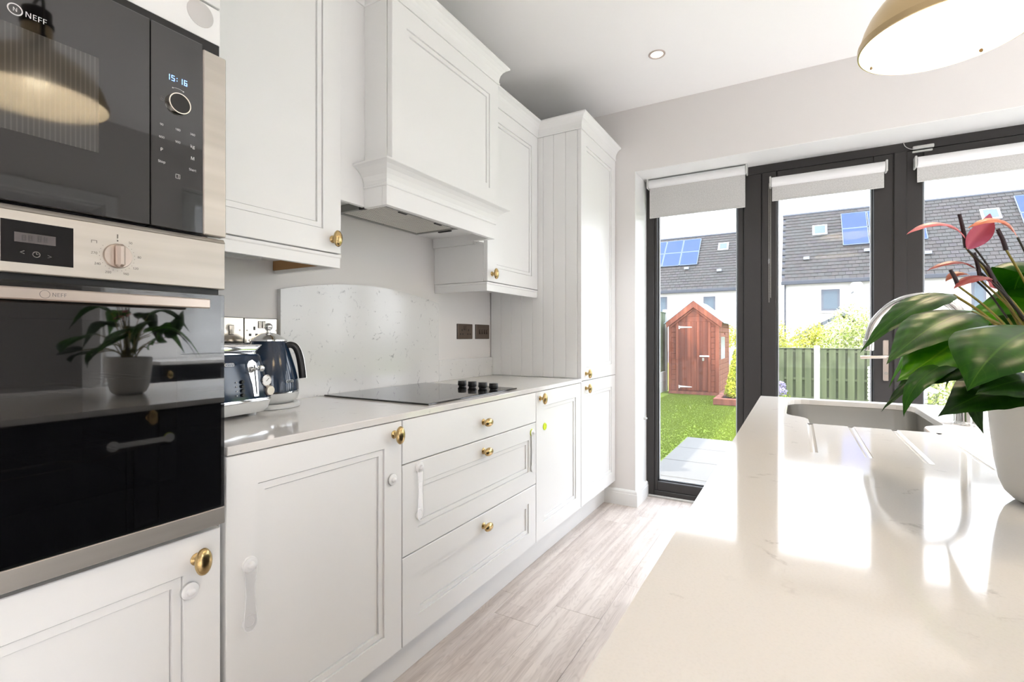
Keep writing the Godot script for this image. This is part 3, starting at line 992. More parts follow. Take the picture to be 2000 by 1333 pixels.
func base_units() -> void:
	var t := run_thing("base_cabinet", "white base cabinet with a single door right of the oven tower", "cabinet", 0.88, 0.15, 0.3)
	carcass(t, 0.606, 1.1535, 0.15, 0.864, 0.005, 0.590)
	var dr := door(t, 0.609, 1.1520, 0.153, 0.861, 0.613, PANEL)
	knob(dr, 1.119, 0.824, 0.613)
	t = run_thing("drawer_unit", "wide white unit of three drawers under the hob", "cabinet", 1.608, 0.15, 0.3)
	carcass(t, 1.1555, 2.0600, 0.15, 0.864, 0.005, 0.590)
	var w := door(t, 1.1565, 2.0585, 0.7235, 0.861, 0.613, [[0.003, 0.0]], "drawer")
	knob(w, 1.612, 0.789, 0.613, true)
	w = door(t, 1.1565, 2.0585, 0.4335, 0.7195, 0.613, DRAWER, "drawer")
	knob(w, 1.612, 0.675, 0.613, true)
	w = door(t, 1.1565, 2.0585, 0.153, 0.4295, 0.613, DRAWER, "drawer")
	knob(w, 1.612, 0.383, 0.613, true)
	t = run_thing("base_cabinet", "white base cabinet with a lime green lock pad on its door", "cabinet", 2.34, 0.15, 0.3)
	carcass(t, 2.0620, 2.6165, 0.15, 0.864, 0.005, 0.590)
	dr = door(t, 2.0630, 2.6150, 0.153, 0.861, 0.613, PANEL)
	knob(dr, 2.103, 0.828, 0.613)
	t = run_thing("larder_unit", "tall white larder unit with boarded side next to the end wall", "cabinet", 2.92, 0.15, 0.3)
	carcass(t, 2.6280, 3.2260, 0.15, 2.31, 0.005, 0.590)
	dr = door(t, 2.6220, 3.2240, 0.153, 0.8665, 0.613, PANEL)
	knob(dr, 2.690, 0.824, 0.613)
	dr = door(t, 2.6220, 3.2240, 0.8705, 2.306, 0.613, PANEL)
	knob(dr, 2.690, 0.909, 0.613)
	# boarded side panel, each tongue-and-groove board on its own
	var edges := [0.006, 0.081, 0.153, 0.227, 0.302, 0.372, 0.440, 0.517, 0.588]
	for i in 8:
		var st := mb()
		box(st, Vector3(2.6185, 0.8845, edges[i] + 0.0004), Vector3(2.6279, 2.306, edges[i + 1] - 0.0004), 0.0022)
		part(st, "side_board", M.cabinet_paint, t)
	var st := mb()
	sweep(st, CORNICE(2.307), [Vector2(2.6200, 0.320), Vector2(2.6200, 0.613), Vector2(3.2270, 0.613)], 1.0)
	part(st, "cornice", M.cabinet_paint, t)
	var pl := run_thing("plinth", "long white plinth board along the floor under the units", "plinth", 1.6, 0.0, 0.53)
	bx("board", M.trim_paint, pl, Vector3(0.0, 0.0, 0.521), Vector3(3.2285, 0.1495, 0.539), 0.001)

func pelmet(parent: Node3D, path: Array, side: float) -> void:
	var st := mb()
	sweep(st, [Vector2(-0.018, 1.354), Vector2(0.0, 1.354), Vector2(0.0, 1.386), Vector2(0.003, 1.390), Vector2(0.003, 1.398), Vector2(-0.018, 1.398)], path, side)
	part(st, "pelmet", M.cabinet_paint, parent)

func wall_units() -> void:
	var t := run_thing("upper_cabinet", "white wall cabinet beside the oven tower with open underside", "cabinet", 0.88, 1.4, 0.17)
	carcass(t, 0.604, 1.1580, 1.400, 2.31, 0.002, 0.314)
	var dr := door(t, 0.607, 1.1560, 1.402, 2.306, 0.337, PANEL)
	knob(dr, 1.121, 1.446, 0.337)
	pelmet(t, [Vector2(0.607, 0.333), Vector2(1.1545, 0.333), Vector2(1.1545, 0.002)], 1.0)
	bx("raw_edge", M.chipboard, t, Vector3(1.1300, 1.366, 0.004), Vector3(1.1362, 1.3998, 0.310), 0.0, "bare brown chipboard batten under the cabinet")
	bx("light_strip", M.pale_grey_plastic, t, Vector3(0.66, 1.388, 0.02), Vector3(1.05, 1.3998, 0.06), 0.003)
	var st := mb()
	sweep(st, CORNICE(2.307), [Vector2(0.642, 0.337), Vector2(1.1580, 0.337), Vector2(1.1580, 0.330)], 1.0)
	part(st, "cornice", M.cabinet_paint, t)
	t = run_thing("upper_cabinet", "white wall cabinet between the cooker hood and the larder", "cabinet", 2.34, 1.4, 0.17)
	carcass(t, 2.0660, 2.6180, 1.400, 2.31, 0.002, 0.314)
	dr = door(t, 2.0680, 2.6160, 1.402, 2.306, 0.337, PANEL)
	knob(dr, 2.110, 1.441, 0.337)
	pelmet(t, [Vector2(2.0685, 0.002), Vector2(2.0685, 0.333), Vector2(2.6180, 0.333)], 1.0)
	st = mb()
	sweep(st, CORNICE(2.307), [Vector2(2.066, 0.337), Vector2(2.619, 0.337)], 1.0)
	part(st, "cornice", M.cabinet_paint, t)

func cooker_hood() -> void:
	var t := run_thing("mantel_hood", "white boxed mantel hood over the hob with moulded shelf", "cooker hood", 1.62, 1.585, 0.2)
	bx("carcass", M.cabinet_paint, t, Vector3(1.1600, 1.6390, 0.002), Vector3(2.0645, 2.31, 0.327))
	bx("fascia", M.cabinet_paint, t, Vector3(1.1600, 1.5900, 0.309), Vector3(1.2740, 1.6389, 0.327))
	bx("fascia", M.cabinet_paint, t, Vector3(1.9700, 1.5900, 0.309), Vector3(2.0500, 1.6389, 0.327))
	bx("filler_strip", M.cabinet_paint, t, Vector3(2.0500, 1.5900, 0.004), Vector3(2.0645, 1.6389, 0.270))
	bx("chimney_box", M.cabinet_paint, t, Vector3(1.2700, 1.6600, 0.3275), Vector3(1.9750, 2.31, 0.4345))
	door(t, 1.2720, 1.9730, 1.7290, 2.306, 0.459, PANEL, "front_panel")
	# apron below the mantel shelf: two cheeks and a front
	bx("apron_cheek", M.cabinet_paint, t, Vector3(1.2680, 1.5840, 0.3275), Vector3(1.2880, 1.6590, 0.4150))
	bx("apron_cheek", M.cabinet_paint, t, Vector3(1.9550, 1.5840, 0.3275), Vector3(1.9770, 1.6590, 0.4150))
	bx("apron", M.cabinet_paint, t, Vector3(1.2680, 1.5840, 0.4150), Vector3(1.9770, 1.6590, 0.4370), 0.001)
	var st := mb()
	var y := 1.652
	sweep(st, [Vector2(-0.018, y), Vector2(0.004, y), Vector2(0.006, y + 0.003), Vector2(0.006, y + 0.007), Vector2(0.002, y + 0.010), Vector2(0.004, y + 0.022), Vector2(0.011, y + 0.038), Vector2(0.022, y + 0.051), Vector2(0.037, y + 0.062), Vector2(0.052, y + 0.069), Vector2(0.054, y + 0.071), Vector2(0.054, y + 0.076), Vector2(-0.018, y + 0.076)], [Vector2(1.2680, 0.328), Vector2(1.2680, 0.437), Vector2(1.9770, 0.437), Vector2(1.9770, 0.328)], 1.0)
	part(st, "mantel_shelf", M.cabinet_paint, t)
	st = mb()
	sweep(st, CORNICE(2.307), [Vector2(1.2700, 0.328), Vector2(1.2700, 0.459), Vector2(1.9750, 0.459), Vector2(1.9750, 0.328)], 1.0)
	part(st, "cornice", M.cabinet_paint, t)
	st = mb()
	sweep(st, CORNICE(2.307), [Vector2(1.202, 0.328), Vector2(1.268, 0.328)], 1.0)
	part(st, "cornice", M.cabinet_paint, t)
	# extractor under the hood
	t = run_thing("extractor", "steel extractor with two mesh filters under the mantel hood", "extractor", 1.58, 1.61, 0.25)
	st = mb()
	for r: Array in [[1.340, 1.815, 0.095, 0.113], [1.340, 1.815, 0.330, 0.408], [1.340, 1.356, 0.113, 0.330], [1.797, 1.815, 0.113, 0.330]]:
		box(st, Vector3(r[0], 1.610, r[2]), Vector3(r[1], 1.6388, r[3]), 0.002)
	part(st, "rim", M.hood_steel, t)
	for k in 2:
		var s0 := 1.358 + k * 0.2205
		var f := bx("filter", M.filter_mesh, t, Vector3(s0, 1.6130, 0.114), Vector3(s0 + 0.2170, 1.6190, 0.329), 0.002)
		st = mb()
		for i in 13: box(st, Vector3(s0 + 0.008, 1.6115, 0.124 + i * 0.0155), Vector3(s0 + 0.209, 1.6131, 0.129 + i * 0.0155))
		part(st, "mesh_bars", M.filter_mesh, f)
		bx("latch", M.dark_enamel, t, Vector3(s0 + 0.09, 1.6085, 0.318), Vector3(s0 + 0.135, 1.6130, 0.332), 0.002)
	bx("bracket", M.dark_enamel, t, Vector3(1.333, 1.606, 0.230), Vector3(1.345, 1.620, 0.300))
	bx("bracket", M.dark_enamel, t, Vector3(1.810, 1.606, 0.230), Vector3(1.822, 1.620, 0.300))
	bx("control_plate", M.pale_grey_plastic, t, Vector3(1.560, 1.6075, 0.345), Vector3(1.720, 1.6101, 0.395), 0.001)
	for i in 5: bx("button", M.dark_enamel, t, Vector3(1.575 + i * 0.028, 1.6055, 0.362), Vector3(1.591 + i * 0.028, 1.6076, 0.378), 0.001)
	for e: float in [1.40, 1.76]:
		st = mb()
		lathe(st, [Vector2(0.0, 0.0), Vector2(0.022, 0.0), Vector2(0.024, 0.003), Vector2(0.0, 0.003)], 24, Transform3D(Basis.IDENTITY, Vector3(e, 1.6075, 0.37)))
		part(st, "lamp_lens", M.pale_grey_plastic, t)

# ---------------------------------------------------------------- worktop, splashback, hob
func worktops() -> void:
	var t := run_thing("worktop", "polished pale quartz worktop along the wall run", "worktop", 1.6, 0.864, 0.3)
	bx("slab", M.quartz, t, Vector3(0.6090, 0.8642, 0.002), Vector3(2.6180, 0.884, 0.6170), 0.0018)
	t = run_thing("splashback", "arched quartz splashback with grey veins behind the hob", "splashback", 1.615, 0.884, 0.01)
	var st := mb()
	var poly := PackedVector2Array([Vector2(1.150, 0.8842), Vector2(2.080, 0.8842)])
	for i in 33:
		var f := 1.0 - i / 32.0
		var x := (f - 0.5) * 2.0
		poly.append(Vector2(lerpf(1.150, 2.080, f), 1.349 - 0.050 * x * x))
	prism(st, poly, 0.001, 0.0205)
	part(st, "slab", M.quartz_splashback, t)
	for e: Array in [[0.6095, 1.1490, "low quartz upstand behind the toaster and kettle"], [2.0810, 2.6180, "low quartz upstand right of the arched splashback"]]:
		t = run_thing("upstand", e[2], "upstand", (e[0] + e[1]) / 2, 0.884, 0.01)
		bx("slab", M.quartz_splashback, t, Vector3(e[0], 0.8842, 0.001), Vector3(e[1], 0.996, 0.0205), 0.001)
	# hob
	t = run_thing("hob", "black glass hob with four black dials set in the worktop", "hob", 1.64, 0.884, 0.3)
	bx("glass", M.hob_glass, t, Vector3(1.330, 0.8842, 0.036), Vector3(1.952, 0.8902, 0.572), 0.0015)
	for k in 4:
		st = mb()
		var c := Vector3(1.862 - k * 0.0125 + 0.012, 0.8902, 0.322 + k * 0.0655)
		lathe(st, [Vector2(0.0165, 0.0), Vector2(0.0165, 0.0035), Vector2(0.0195, 0.006), Vector2(0.0205, 0.008), Vector2(0.0195, 0.026), Vector2(0.0185, 0.0275), Vector2(0.0, 0.0275)], 28, Transform3D(Basis.IDENTITY, c))
		var dl := part(st, "dial", M.black_plastic, t)
		bx("pointer", M.white_print, dl, c + Vector3(-0.0007, 0.0275, 0.006), c + Vector3(0.0007, 0.0278, 0.017))

# ---------------------------------------------------------------- sockets, toaster, kettle
func socket_plate(called: String, label: String, category: String, s0: float, s1: float, y0: float, y1: float, m: Material, rockers: Array, holes: Array, screws: Array) -> void:
	var t := run_thing(called, label, category, (s0 + s1) / 2, (y0 + y1) / 2, 0.0)
	bx("back_box", M.black_plastic, t, Vector3(s0 - 0.0012, y0 - 0.0012, 0.0), Vector3(s1 + 0.0012, y1 + 0.0012, 0.004))
	bx("face_plate", m, t, Vector3(s0, y0, 0.004), Vector3(s1, y1, 0.008), 0.0012)
	for r: Array in rockers:
		bx("rocker_surround", M.black_plastic, t, Vector3(r[0] - 0.0015, r[2] - 0.0015, 0.008), Vector3(r[1] + 0.0015, r[3] + 0.0015, 0.0086))
		var st := mb()
		prism(st, PackedVector2Array([Vector2(0.008, r[2]), Vector2(0.0125, r[2]), Vector2(0.0098, r[3]), Vector2(0.008, r[3])]), -r[1], -r[0], Transform3D(Basis(Vector3(0, 0, 1), Vector3(0, 1, 0), Vector3(-1, 0, 0)), Vector3.ZERO))
		part(st, "rocker", m, t)
	for r: Array in holes:
		bx("pin_hole", M.black_plastic, t, Vector3(r[0], r[2], 0.0078), Vector3(r[1], r[3], 0.0083))
	for p: Vector2 in screws:
		var st := mb()
		lathe(st, [Vector2(0.0032, 0.0), Vector2(0.0028, 0.0008), Vector2(0.0, 0.0008)], 14, Transform3D(Basis(Vector3(1, 0, 0), Vector3(0, 0, 1), Vector3(0, -1, 0)), Vector3(p.x, p.y, 0.008)))
		part(st, "screw", M.chain_metal, t)

func sockets_in(s0: float, s1: float, y0: float, y1: float) -> Array:
	var w := s1 - s0
	var h := y1 - y0
	var r := []
	for c: float in [0.25, 0.75]:
		var x := s0 + w * c
		r.append([x - 0.0035 + (0.004 if c < 0.5 else -0.004), x + 0.0035 + (0.004 if c < 0.5 else -0.004), y0 + h * 0.52, y0 + h * 0.66])
		for e: float in [-0.012, 0.012]:
			r.append([x + e - 0.0045, x + e + 0.0045, y0 + h * 0.27, y0 + h * 0.37])
	return r

func worktop_things() -> void:
	var c := 1.0195
	socket_plate("wall_switch", "polished steel single switch plate left of the kettle", "switch", 0.930, 1.017, 1.101, 1.188, M.polished_plate, [[0.966, 0.981, 1.130, 1.160]], [], [Vector2(0.941, 1.1445), Vector2(1.003, 1.1445)])
	socket_plate("wall_socket", "polished steel double socket behind the kettle", "socket", 1.0200, 1.1480, 1.101, 1.187, M.polished_plate, [[1.0710, 1.0810, 1.154, 1.176], [1.0860, 1.0960, 1.154, 1.176]], sockets_in(1.020, 1.148, 1.101, 1.187), [Vector2(1.029, 1.144), Vector2(1.140, 1.144)])
	socket_plate("wall_socket", "dark bronze double socket right of the splashback", "socket", 2.268, 2.414, 1.111, 1.196, M.bronze_plate, [[2.3275, 2.3375, 1.163, 1.184], [2.3425, 2.3525, 1.163, 1.184]], sockets_in(2.268, 2.414, 1.111, 1.196), [])
	var rk := []
	for i in 4: rk.append([2.487 + i * 0.026, 2.503 + i * 0.026, 1.141, 1.166])
	socket_plate("wall_switch", "dark bronze four gang switch next to the boarded larder side", "switch", 2.452, 2.598, 1.111, 1.196, M.bronze_plate, rk, [], [])
	toaster()
	kettle()

func rounded(hw: float, hd: float, r: float, n := 6) -> PackedVector2Array:
	var p := PackedVector2Array()
	for q: Array in [[1, 1, 0.0], [-1, 1, 90.0], [-1, -1, 180.0], [1, -1, 270.0]]:
		for i in n + 1:
			var a := deg_to_rad(q[2] + 90.0 * i / n)
			p.append(Vector2(q[0] * (hw - r) + cos(a) * r, q[1] * (hd - r) + sin(a) * r))
	return p

# stacked rounded rectangles: [half width, half depth, corner radius, y, z shift]
func loft(st: SurfaceTool, rows: Array, cap_top := true, cap_low := true, n := 6) -> void:
	var rings := []
	for r: Array in rows:
		var ring := []
		for p in rounded(r[0], r[1], r[2], n): ring.append(Vector3(p.x, r[3], p.y + (r[4] if r.size() > 4 else 0.0)))
		rings.append(ring)
	st.set_smooth_group(40)
	var k: int = rings[0].size()
	for i in rings.size() - 1:
		for j in k:
			var j2 := (j + 1) % k
			if rings[i][j].distance_to(rings[i][j2]) < 1e-6 and rings[i + 1][j].distance_to(rings[i + 1][j2]) < 1e-6: continue
			var mid: Vector3 = (rings[i][j] + rings[i + 1][j2]) * 0.5
			var ctr := Vector3(0, mid.y, rows[i][4] if rows[i].size() > 4 else 0.0)
			var out := mid - ctr
			if absf(rings[i][j].y - rings[i + 1][j].y) < 1e-5: out = Vector3.UP * (1.0 if i > 0 and rows[i][3] >= rows[i - 1][3] else -1.0)
			face(st, [rings[i][j], rings[i][j2], rings[i + 1][j2], rings[i + 1][j]], out)
	st.set_smooth_group(-1)
	if cap_low: face(st, rings[0], Vector3.DOWN)
	if cap_top: face(st, rings[rings.size() - 1], Vector3.UP)

func toaster() -> void:
	# local frame: x to its right as seen from the room, z out to the room
	var turn := PI / 2 + deg_to_rad(10.0)
	var n := Vector3(sin(turn), 0, cos(turn))
	var at := Vector3(-1.375, 0.884, -0.800) - n * 0.125
	var t := local_thing("toaster", "glossy navy blue four-slice toaster with chrome base left of the kettle", "toaster", at, turn)
	var st := mb()
	loft(st, [[0.142, 0.118, 0.035, 0.012], [0.152, 0.127, 0.04, 0.022], [0.157, 0.132, 0.04, 0.046]])
	part(st, "chrome_base", M.pale_grey_plastic, t)
	st = mb()
	loft(st, [[0.158, 0.133, 0.04, 0.046], [0.159, 0.134, 0.04, 0.050], [0.158, 0.133, 0.04, 0.055]])
	part(st, "chrome_band", M.chrome, t)
	st = mb()
	loft(st, [[0.155, 0.130, 0.045, 0.055], [0.154, 0.129, 0.045, 0.085], [0.149, 0.125, 0.045, 0.120], [0.141, 0.119, 0.04, 0.155], [0.134, 0.113, 0.035, 0.180], [0.130, 0.108, 0.032, 0.186]])
	part(st, "body", M.navy_enamel, t)
	st = mb()
	loft(st, [[0.130, 0.092, 0.02, 0.186], [0.130, 0.092, 0.02, 0.193], [0.140, 0.104, 0.02, 0.213], [0.136, 0.100, 0.02, 0.214], [0.122, 0.084, 0.02, 0.198]], false)
	part(st, "top_deck", M.chrome, t)
	for e: Array in [[-0.112, -0.006], [0.006, 0.112]]:
		for z: float in [-0.045, 0.015]:
			bx("slot", M.dark_enamel, t, Vector3(e[0], 0.1975, z), Vector3(e[1], 0.2005, z + 0.032), 0.001)
	for fx: float in [-0.11, 0.11]:
		for fz: float in [-0.08, 0.08]:
			st = mb()
			lathe(st, [Vector2(0.014, 0.0), Vector2(0.015, 0.014), Vector2(0.0, 0.014)], 16, Transform3D(Basis.IDENTITY, Vector3(fx, 0.0, fz)))
			part(st, "foot", M.pale_grey_plastic, t)
	# lever slide: tapering chrome plate with slot, knob
	var lean := Transform3D(Basis(Vector3(1, 0, 0), atan2(0.0115, 0.1) * -1.0), Vector3(0.082, 0.062, 0.1325))
	st = mb()
	prism(st, PackedVector2Array([Vector2(-0.009, 0.0), Vector2(0.007, 0.0), Vector2(0.010, 0.085), Vector2(0.006, 0.1), Vector2(-0.006, 0.108), Vector2(-0.018, 0.104), Vector2(-0.024, 0.094), Vector2(-0.022, 0.075), Vector2(-0.012, 0.035)]), -0.006, 0.002, lean)
	part(st, "lever_plate", M.chrome, t)
	st = mb()
	prism(st, PackedVector2Array([Vector2(-0.002, 0.006), Vector2(0.002, 0.006), Vector2(0.002, 0.092), Vector2(-0.002, 0.092)]), 0.0, 0.0026, lean)
	part(st, "lever_slot", M.black_plastic, t)
	st = mb()
	tube(st, [lean * Vector3(0, 0.08, 0), lean * Vector3(0.004, 0.08, 0.018)], 0.0045, 10)
	lathe(st, [Vector2(0.0, -0.010), Vector2(0.006, -0.008), Vector2(0.0095, -0.003), Vector2(0.010, 0.002), Vector2(0.007, 0.008), Vector2(0.0, 0.010)], 18, Transform3D(Basis.IDENTITY, lean * Vector3(0.005, 0.08, 0.022)))
	part(st, "lever_knob", M.chrome, t)
	for i in 4:
		st = mb()
		var p := Vector3(0.036, 0.070 + i * 0.0125, 0.1302 - i * 0.0010)
		lathe(st, [Vector2(0.0055, 0.0), Vector2(0.0055, 0.004), Vector2(0.0045, 0.0052), Vector2(0.0, 0.0052)], 16, Transform3D(Basis(Vector3(1, 0, 0), Vector3(0, 0, 1), Vector3(0, -1, 0)), p))
		part(st, "button", M.black_plastic, t)
		st = mb()
		lathe(st, [Vector2(0.0018, 0.0), Vector2(0.0018, 0.0008), Vector2(0.0, 0.0008)], 10, Transform3D(Basis(Vector3(1, 0, 0), Vector3(0, 0, 1), Vector3(0, -1, 0)), p + Vector3(-0.019, 0, 0.0012)))
		part(st, "button_mark", M.white_print, t)
	var gx := Transform3D(Basis(Vector3(1, 0, 0), Vector3(0, 0, 1), Vector3(0, -1, 0)), Vector3(0.122, 0.105, 0.1258)) * Transform3D(Basis(Vector3(1, 0, 0), 0.0), Vector3.ZERO)
	st = mb()
	lathe(st, [Vector2(0.0175, 0.0), Vector2(0.0175, 0.004), Vector2(0.0155, 0.005), Vector2(0.0145, 0.004), Vector2(0.0145, 0.0)], 28, gx)
	part(st, "gauge_ring", M.chrome, t)
	st = mb()
	lathe(st, [Vector2(0.0144, 0.0), Vector2(0.0144, 0.0035), Vector2(0.0, 0.0035)], 28, gx)
	var gf := part(st, "gauge_face", M.white_plastic, t)
	st = mb()
	tube(st, [gx * Vector3(-0.002, 0.004, 0.002), gx * Vector3(0.009, 0.004, -0.007)], 0.0008, 5)
	part(st, "gauge_needle", M.dark_print, gf)
	st = mb()
	lathe(st, [Vector2(0.0155, 0.0), Vector2(0.0155, 0.008), Vector2(0.0135, 0.011), Vector2(0.0, 0.0115)], 26, Transform3D(Basis(Vector3(1, 0, 0), Vector3(0, 0, 1), Vector3(0, -1, 0)), Vector3(0.132, 0.074, 0.125)))
	part(st, "browning_dial", M.satin_nickel, t)
	badge(t, Vector3(0.0, 0.158, 0.1215), -0.16, "De'Longhi", 0.030)

func badge(parent: Node3D, at: Vector3, lean: float, words: String, w: float) -> void:
	var b := Transform3D(Basis(Vector3(1, 0, 0), lean), at)
	var st := mb()
	prism(st, rounded(w / 2, w * 0.155, w * 0.15, 5), -0.003, 0.0012, b)
	var o := part(st, "badge", M.white_plastic, parent)
	st = mb()
	prism(st, rounded(w / 2 * 0.92, w * 0.125, w * 0.12, 5), 0.0012, 0.0016, b)
	part(st, "badge_field", M.navy_enamel, o)
	var t := text(words, 0, 0, 0, w * 0.125, M.white_print, o)
	t.transform = Transform3D(b.basis, b * Vector3(0, 0, 0.0017))

func kettle() -> void:
	var at := Vector3(-1.552, 0.884, -1.033)
	var kb := local_thing("power_stand", "round pale grey power base under the navy kettle", "stand", at)
	var st := mb()
	lathe(st, [Vector2(0.092, 0.0), Vector2(0.098, 0.002), Vector2(0.098, 0.010), Vector2(0.092, 0.016), Vector2(0.0, 0.017)], 48)
	part(st, "disc", M.pale_grey_plastic, kb)
	# local x points along the handle
	var turn := atan2(0.833, 0.553)
	var t := local_thing("kettle", "glossy navy blue kettle with chrome lid and curved handle", "kettle", at + Vector3(0, 0.017, 0), turn)
	st = mb()
	lathe(st, [Vector2(0.0, 0.0), Vector2(0.078, 0.0), Vector2(0.090, 0.010), Vector2(0.0955, 0.026), Vector2(0.0955, 0.034)], 48)
	part(st, "foot_ring", M.pale_grey_plastic, t)
	st = mb()
	lathe(st, [Vector2(0.0955, 0.034), Vector2(0.0975, 0.035), Vector2(0.0975, 0.039), Vector2(0.0955, 0.040)], 48)
	part(st, "chrome_band", M.chrome, t)
	st = mb()
	lathe(st, [Vector2(0.0955, 0.040), Vector2(0.0945, 0.060), Vector2(0.0905, 0.085), Vector2(0.084, 0.115), Vector2(0.0755, 0.145), Vector2(0.067, 0.172), Vector2(0.060, 0.192), Vector2(0.056, 0.204)], 56)
	part(st, "body", M.navy_enamel, t)
	st = mb()
	lathe(st, [Vector2(0.056, 0.204), Vector2(0.0595, 0.206), Vector2(0.0595, 0.211), Vector2(0.056, 0.213), Vector2(0.045, 0.220), Vector2(0.030, 0.229), Vector2(0.018, 0.233), Vector2(0.0, 0.234)], 48)
	var lid := part(st, "lid", M.chrome, t)
	st = mb()
	lathe(st, [Vector2(0.012, 0.232), Vector2(0.0065, 0.236), Vector2(0.0055, 0.241), Vector2(0.0095, 0.245), Vector2(0.0135, 0.252), Vector2(0.0125, 0.260), Vector2(0.0075, 0.2655), Vector2(0.0, 0.267)], 24)
	part(st, "lid_knob", M.chrome, lid)
	# handle: flat strap arching out and straight down
	var pts := arc_pts([Vector3(0.050, 0.187, 0), Vector3(0.066, 0.1935, 0), Vector3(0.0835, 0.185, 0), Vector3(0.0955, 0.156, 0), Vector3(0.1025, 0.115, 0), Vector3(0.1065, 0.078, 0)], 5)
	st = mb()
	strap(st, pts, 0.011, 0.019)
	var hd := part(st, "handle", M.black_plastic, t)
	var pts2 := []
	for i in pts.size():
		var a: Vector3 = pts[maxi(i - 1, 0)]
		var b: Vector3 = pts[mini(i + 1, pts.size() - 1)]
		var tn := (b - a).normalized()
		pts2.append(pts[i] + Vector3(-tn.y, tn.x, 0) * -0.0 + Vector3(tn.y, -tn.x, 0) * -0.0112)
	st = mb()
	strap(st, pts2, 0.0012, 0.021)
	part(st, "handle_trim", M.chrome, hd)
	# spout on the far side
	st = mb()
	prism(st, PackedVector2Array([Vector2(-0.058, 0.200), Vector2(-0.096, 0.192), Vector2(-0.092, 0.178), Vector2(-0.070, 0.140)]), -0.016, 0.016)
	part(st, "spout", M.navy_enamel, t)
	# badge towards the room
	var bt := deg_to_rad(46.0)
	var dirv := Vector3(cos(bt), 0, sin(bt))
	var rd := 0.0928
	var bs := Basis(Vector3.UP.cross(dirv).normalized(), Vector3.UP, dirv)
	st = mb()
	prism(st, rounded(0.0155, 0.005, 0.0048, 5), -0.004, 0.0012, Transform3D(bs, dirv * (rd - 0.0014) + Vector3(0, 0.072, 0)))
	var bd := part(st, "badge", M.white_plastic, t)
	st = mb()
	prism(st, rounded(0.0142, 0.0040, 0.0038, 5), 0.0012, 0.0016, Transform3D(bs, dirv * (rd - 0.0014) + Vector3(0, 0.072, 0)))
	part(st, "badge_field", M.navy_enamel, bd)
	var tx := text("De'Longhi", 0, 0, 0, 0.0042, M.white_print, bd)
	tx.transform = Transform3D(bs, dirv * (rd + 0.0004) + Vector3(0, 0.072, 0))

func strap(st: SurfaceTool, pts: Array, th: float, w: float) -> void:   # rectangular bar along a curve in the xy plane
	var rings := []
	for i in pts.size():
		var a: Vector3 = pts[maxi(i - 1, 0)]
		var b: Vector3 = pts[mini(i + 1, pts.size() - 1)]
		var tn := (b - a).normalized()
		var nn := Vector3(-tn.y, tn.x, 0)
		var ring := []
		for q: Array in [[-1, -0.7], [-0.7, -1], [0.7, -1], [1, -0.7], [1, 0.7], [0.7, 1], [-0.7, 1], [-1, 0.7]]:
			ring.append(pts[i] + nn * q[0] * th + Vector3(0, 0, q[1] * w))
		rings.append(ring)
	st.set_smooth_group(50)
	for i in rings.size() - 1:
		for j in 8:
			var j2 := (j + 1) % 8
			face(st, [rings[i][j], rings[i][j2], rings[i + 1][j2], rings[i + 1][j]], rings[i][j] + rings[i][j2] - pts[i] * 2.0)
	st.set_smooth_group(-1)
	face(st, rings[0], pts[0] - pts[1])
	face(st, rings[rings.size() - 1], pts[pts.size() - 1] - pts[pts.size() - 2])

# ---------------------------------------------------------------- child locks
func lock_strap(label: String, s: float, y_top: float, y_low: float, d: float, m: Material, top_m: Material, rim_m: Material, w := 0.0135) -> void:
	var t := run_thing("child_lock", label, "child lock", s, y_low, d, "")
	put(MESH.pad, "pad", top_m, t, Vector3(s, y_top, d))
	put(MESH.puck, "button", rim_m, t, Vector3(s, y_top, d + 0.003))
	put(MESH.pad, "pad", M.white_plastic, t, Vector3(s, y_low, d))
	var st := mb()
	var poly := PackedVector2Array()
	for i in 13: poly.append(Vector2(s + cos(PI * i / 12.0) * w * 1.15, y_top + sin(PI * i / 12.0) * w * 1.15))
	poly.append(Vector2(s - w * 0.75, (y_top + y_low) / 2))
	for i in 13: poly.append(Vector2(s + cos(PI + PI * i / 12.0) * w * 1.2, y_low + sin(PI + PI * i / 12.0) * w * 1.5))
	poly.append(Vector2(s + w * 0.75, (y_top + y_low) / 2))
	prism(st, poly, d + 0.0045, d + 0.0062)
	part(st, "strap", m, t)
	# raised edge of the strap
	st = mb()
	var pts := []
	for p in poly: pts.append(Vector3(p.x, p.y, d + 0.0062))
	pts.append(pts[0])
	tube(st, pts, 0.0011, 6, -1.0, false)
	part(st, "strap_edge", M.white_plastic, t)

func child_locks() -> void:
	lock_strap("clear plastic strap lock on the left of the base cabinet door", 0.660, 0.612, 0.483, 0.613, M.clear_plastic, M.white_plastic, M.white_plastic)
	lock_strap("clear plastic strap lock on the left of the middle drawer", 1.234, 0.699, 0.548, 0.613, M.clear_plastic, M.white_plastic, M.white_plastic)
	lock_strap("white strap lock with lime top on the right of the middle drawer", 2.018, 0.679, 0.517, 0.613, M.white_plastic, M.lime_plastic, M.white_plastic, 0.012)
	for e: Array in [[1.108, 0.690, "white round lock button on the right of the base cabinet door"], [0.534, 0.609, "white round lock button under the brass knob below the oven"]]:
		var t := run_thing("lock_button", e[2], "child lock", e[0], e[1], 0.613)
		put(MESH.pad, "pad", M.clear_plastic, t, Vector3(e[0], e[1], 0.613))
		put(MESH.puck, "button", M.white_plastic, t, Vector3(e[0], e[1], 0.6165))
	var t := run_thing("lock_pad", "lime green round lock pad on the narrow base cabinet", "child lock", 2.150, 0.687, 0.613)
	put(MESH.pad, "pad", M.lime_plastic, t, Vector3(2.150, 0.687, 0.613))
	var st := mb()
	for e: float in [-0.007, 0.007]: box(st, Vector3(2.147, 0.6865 + e, 0.6155), Vector3(2.153, 0.6875 + e, 0.6175))
	part(st, "clip", M.lime_plastic, t)

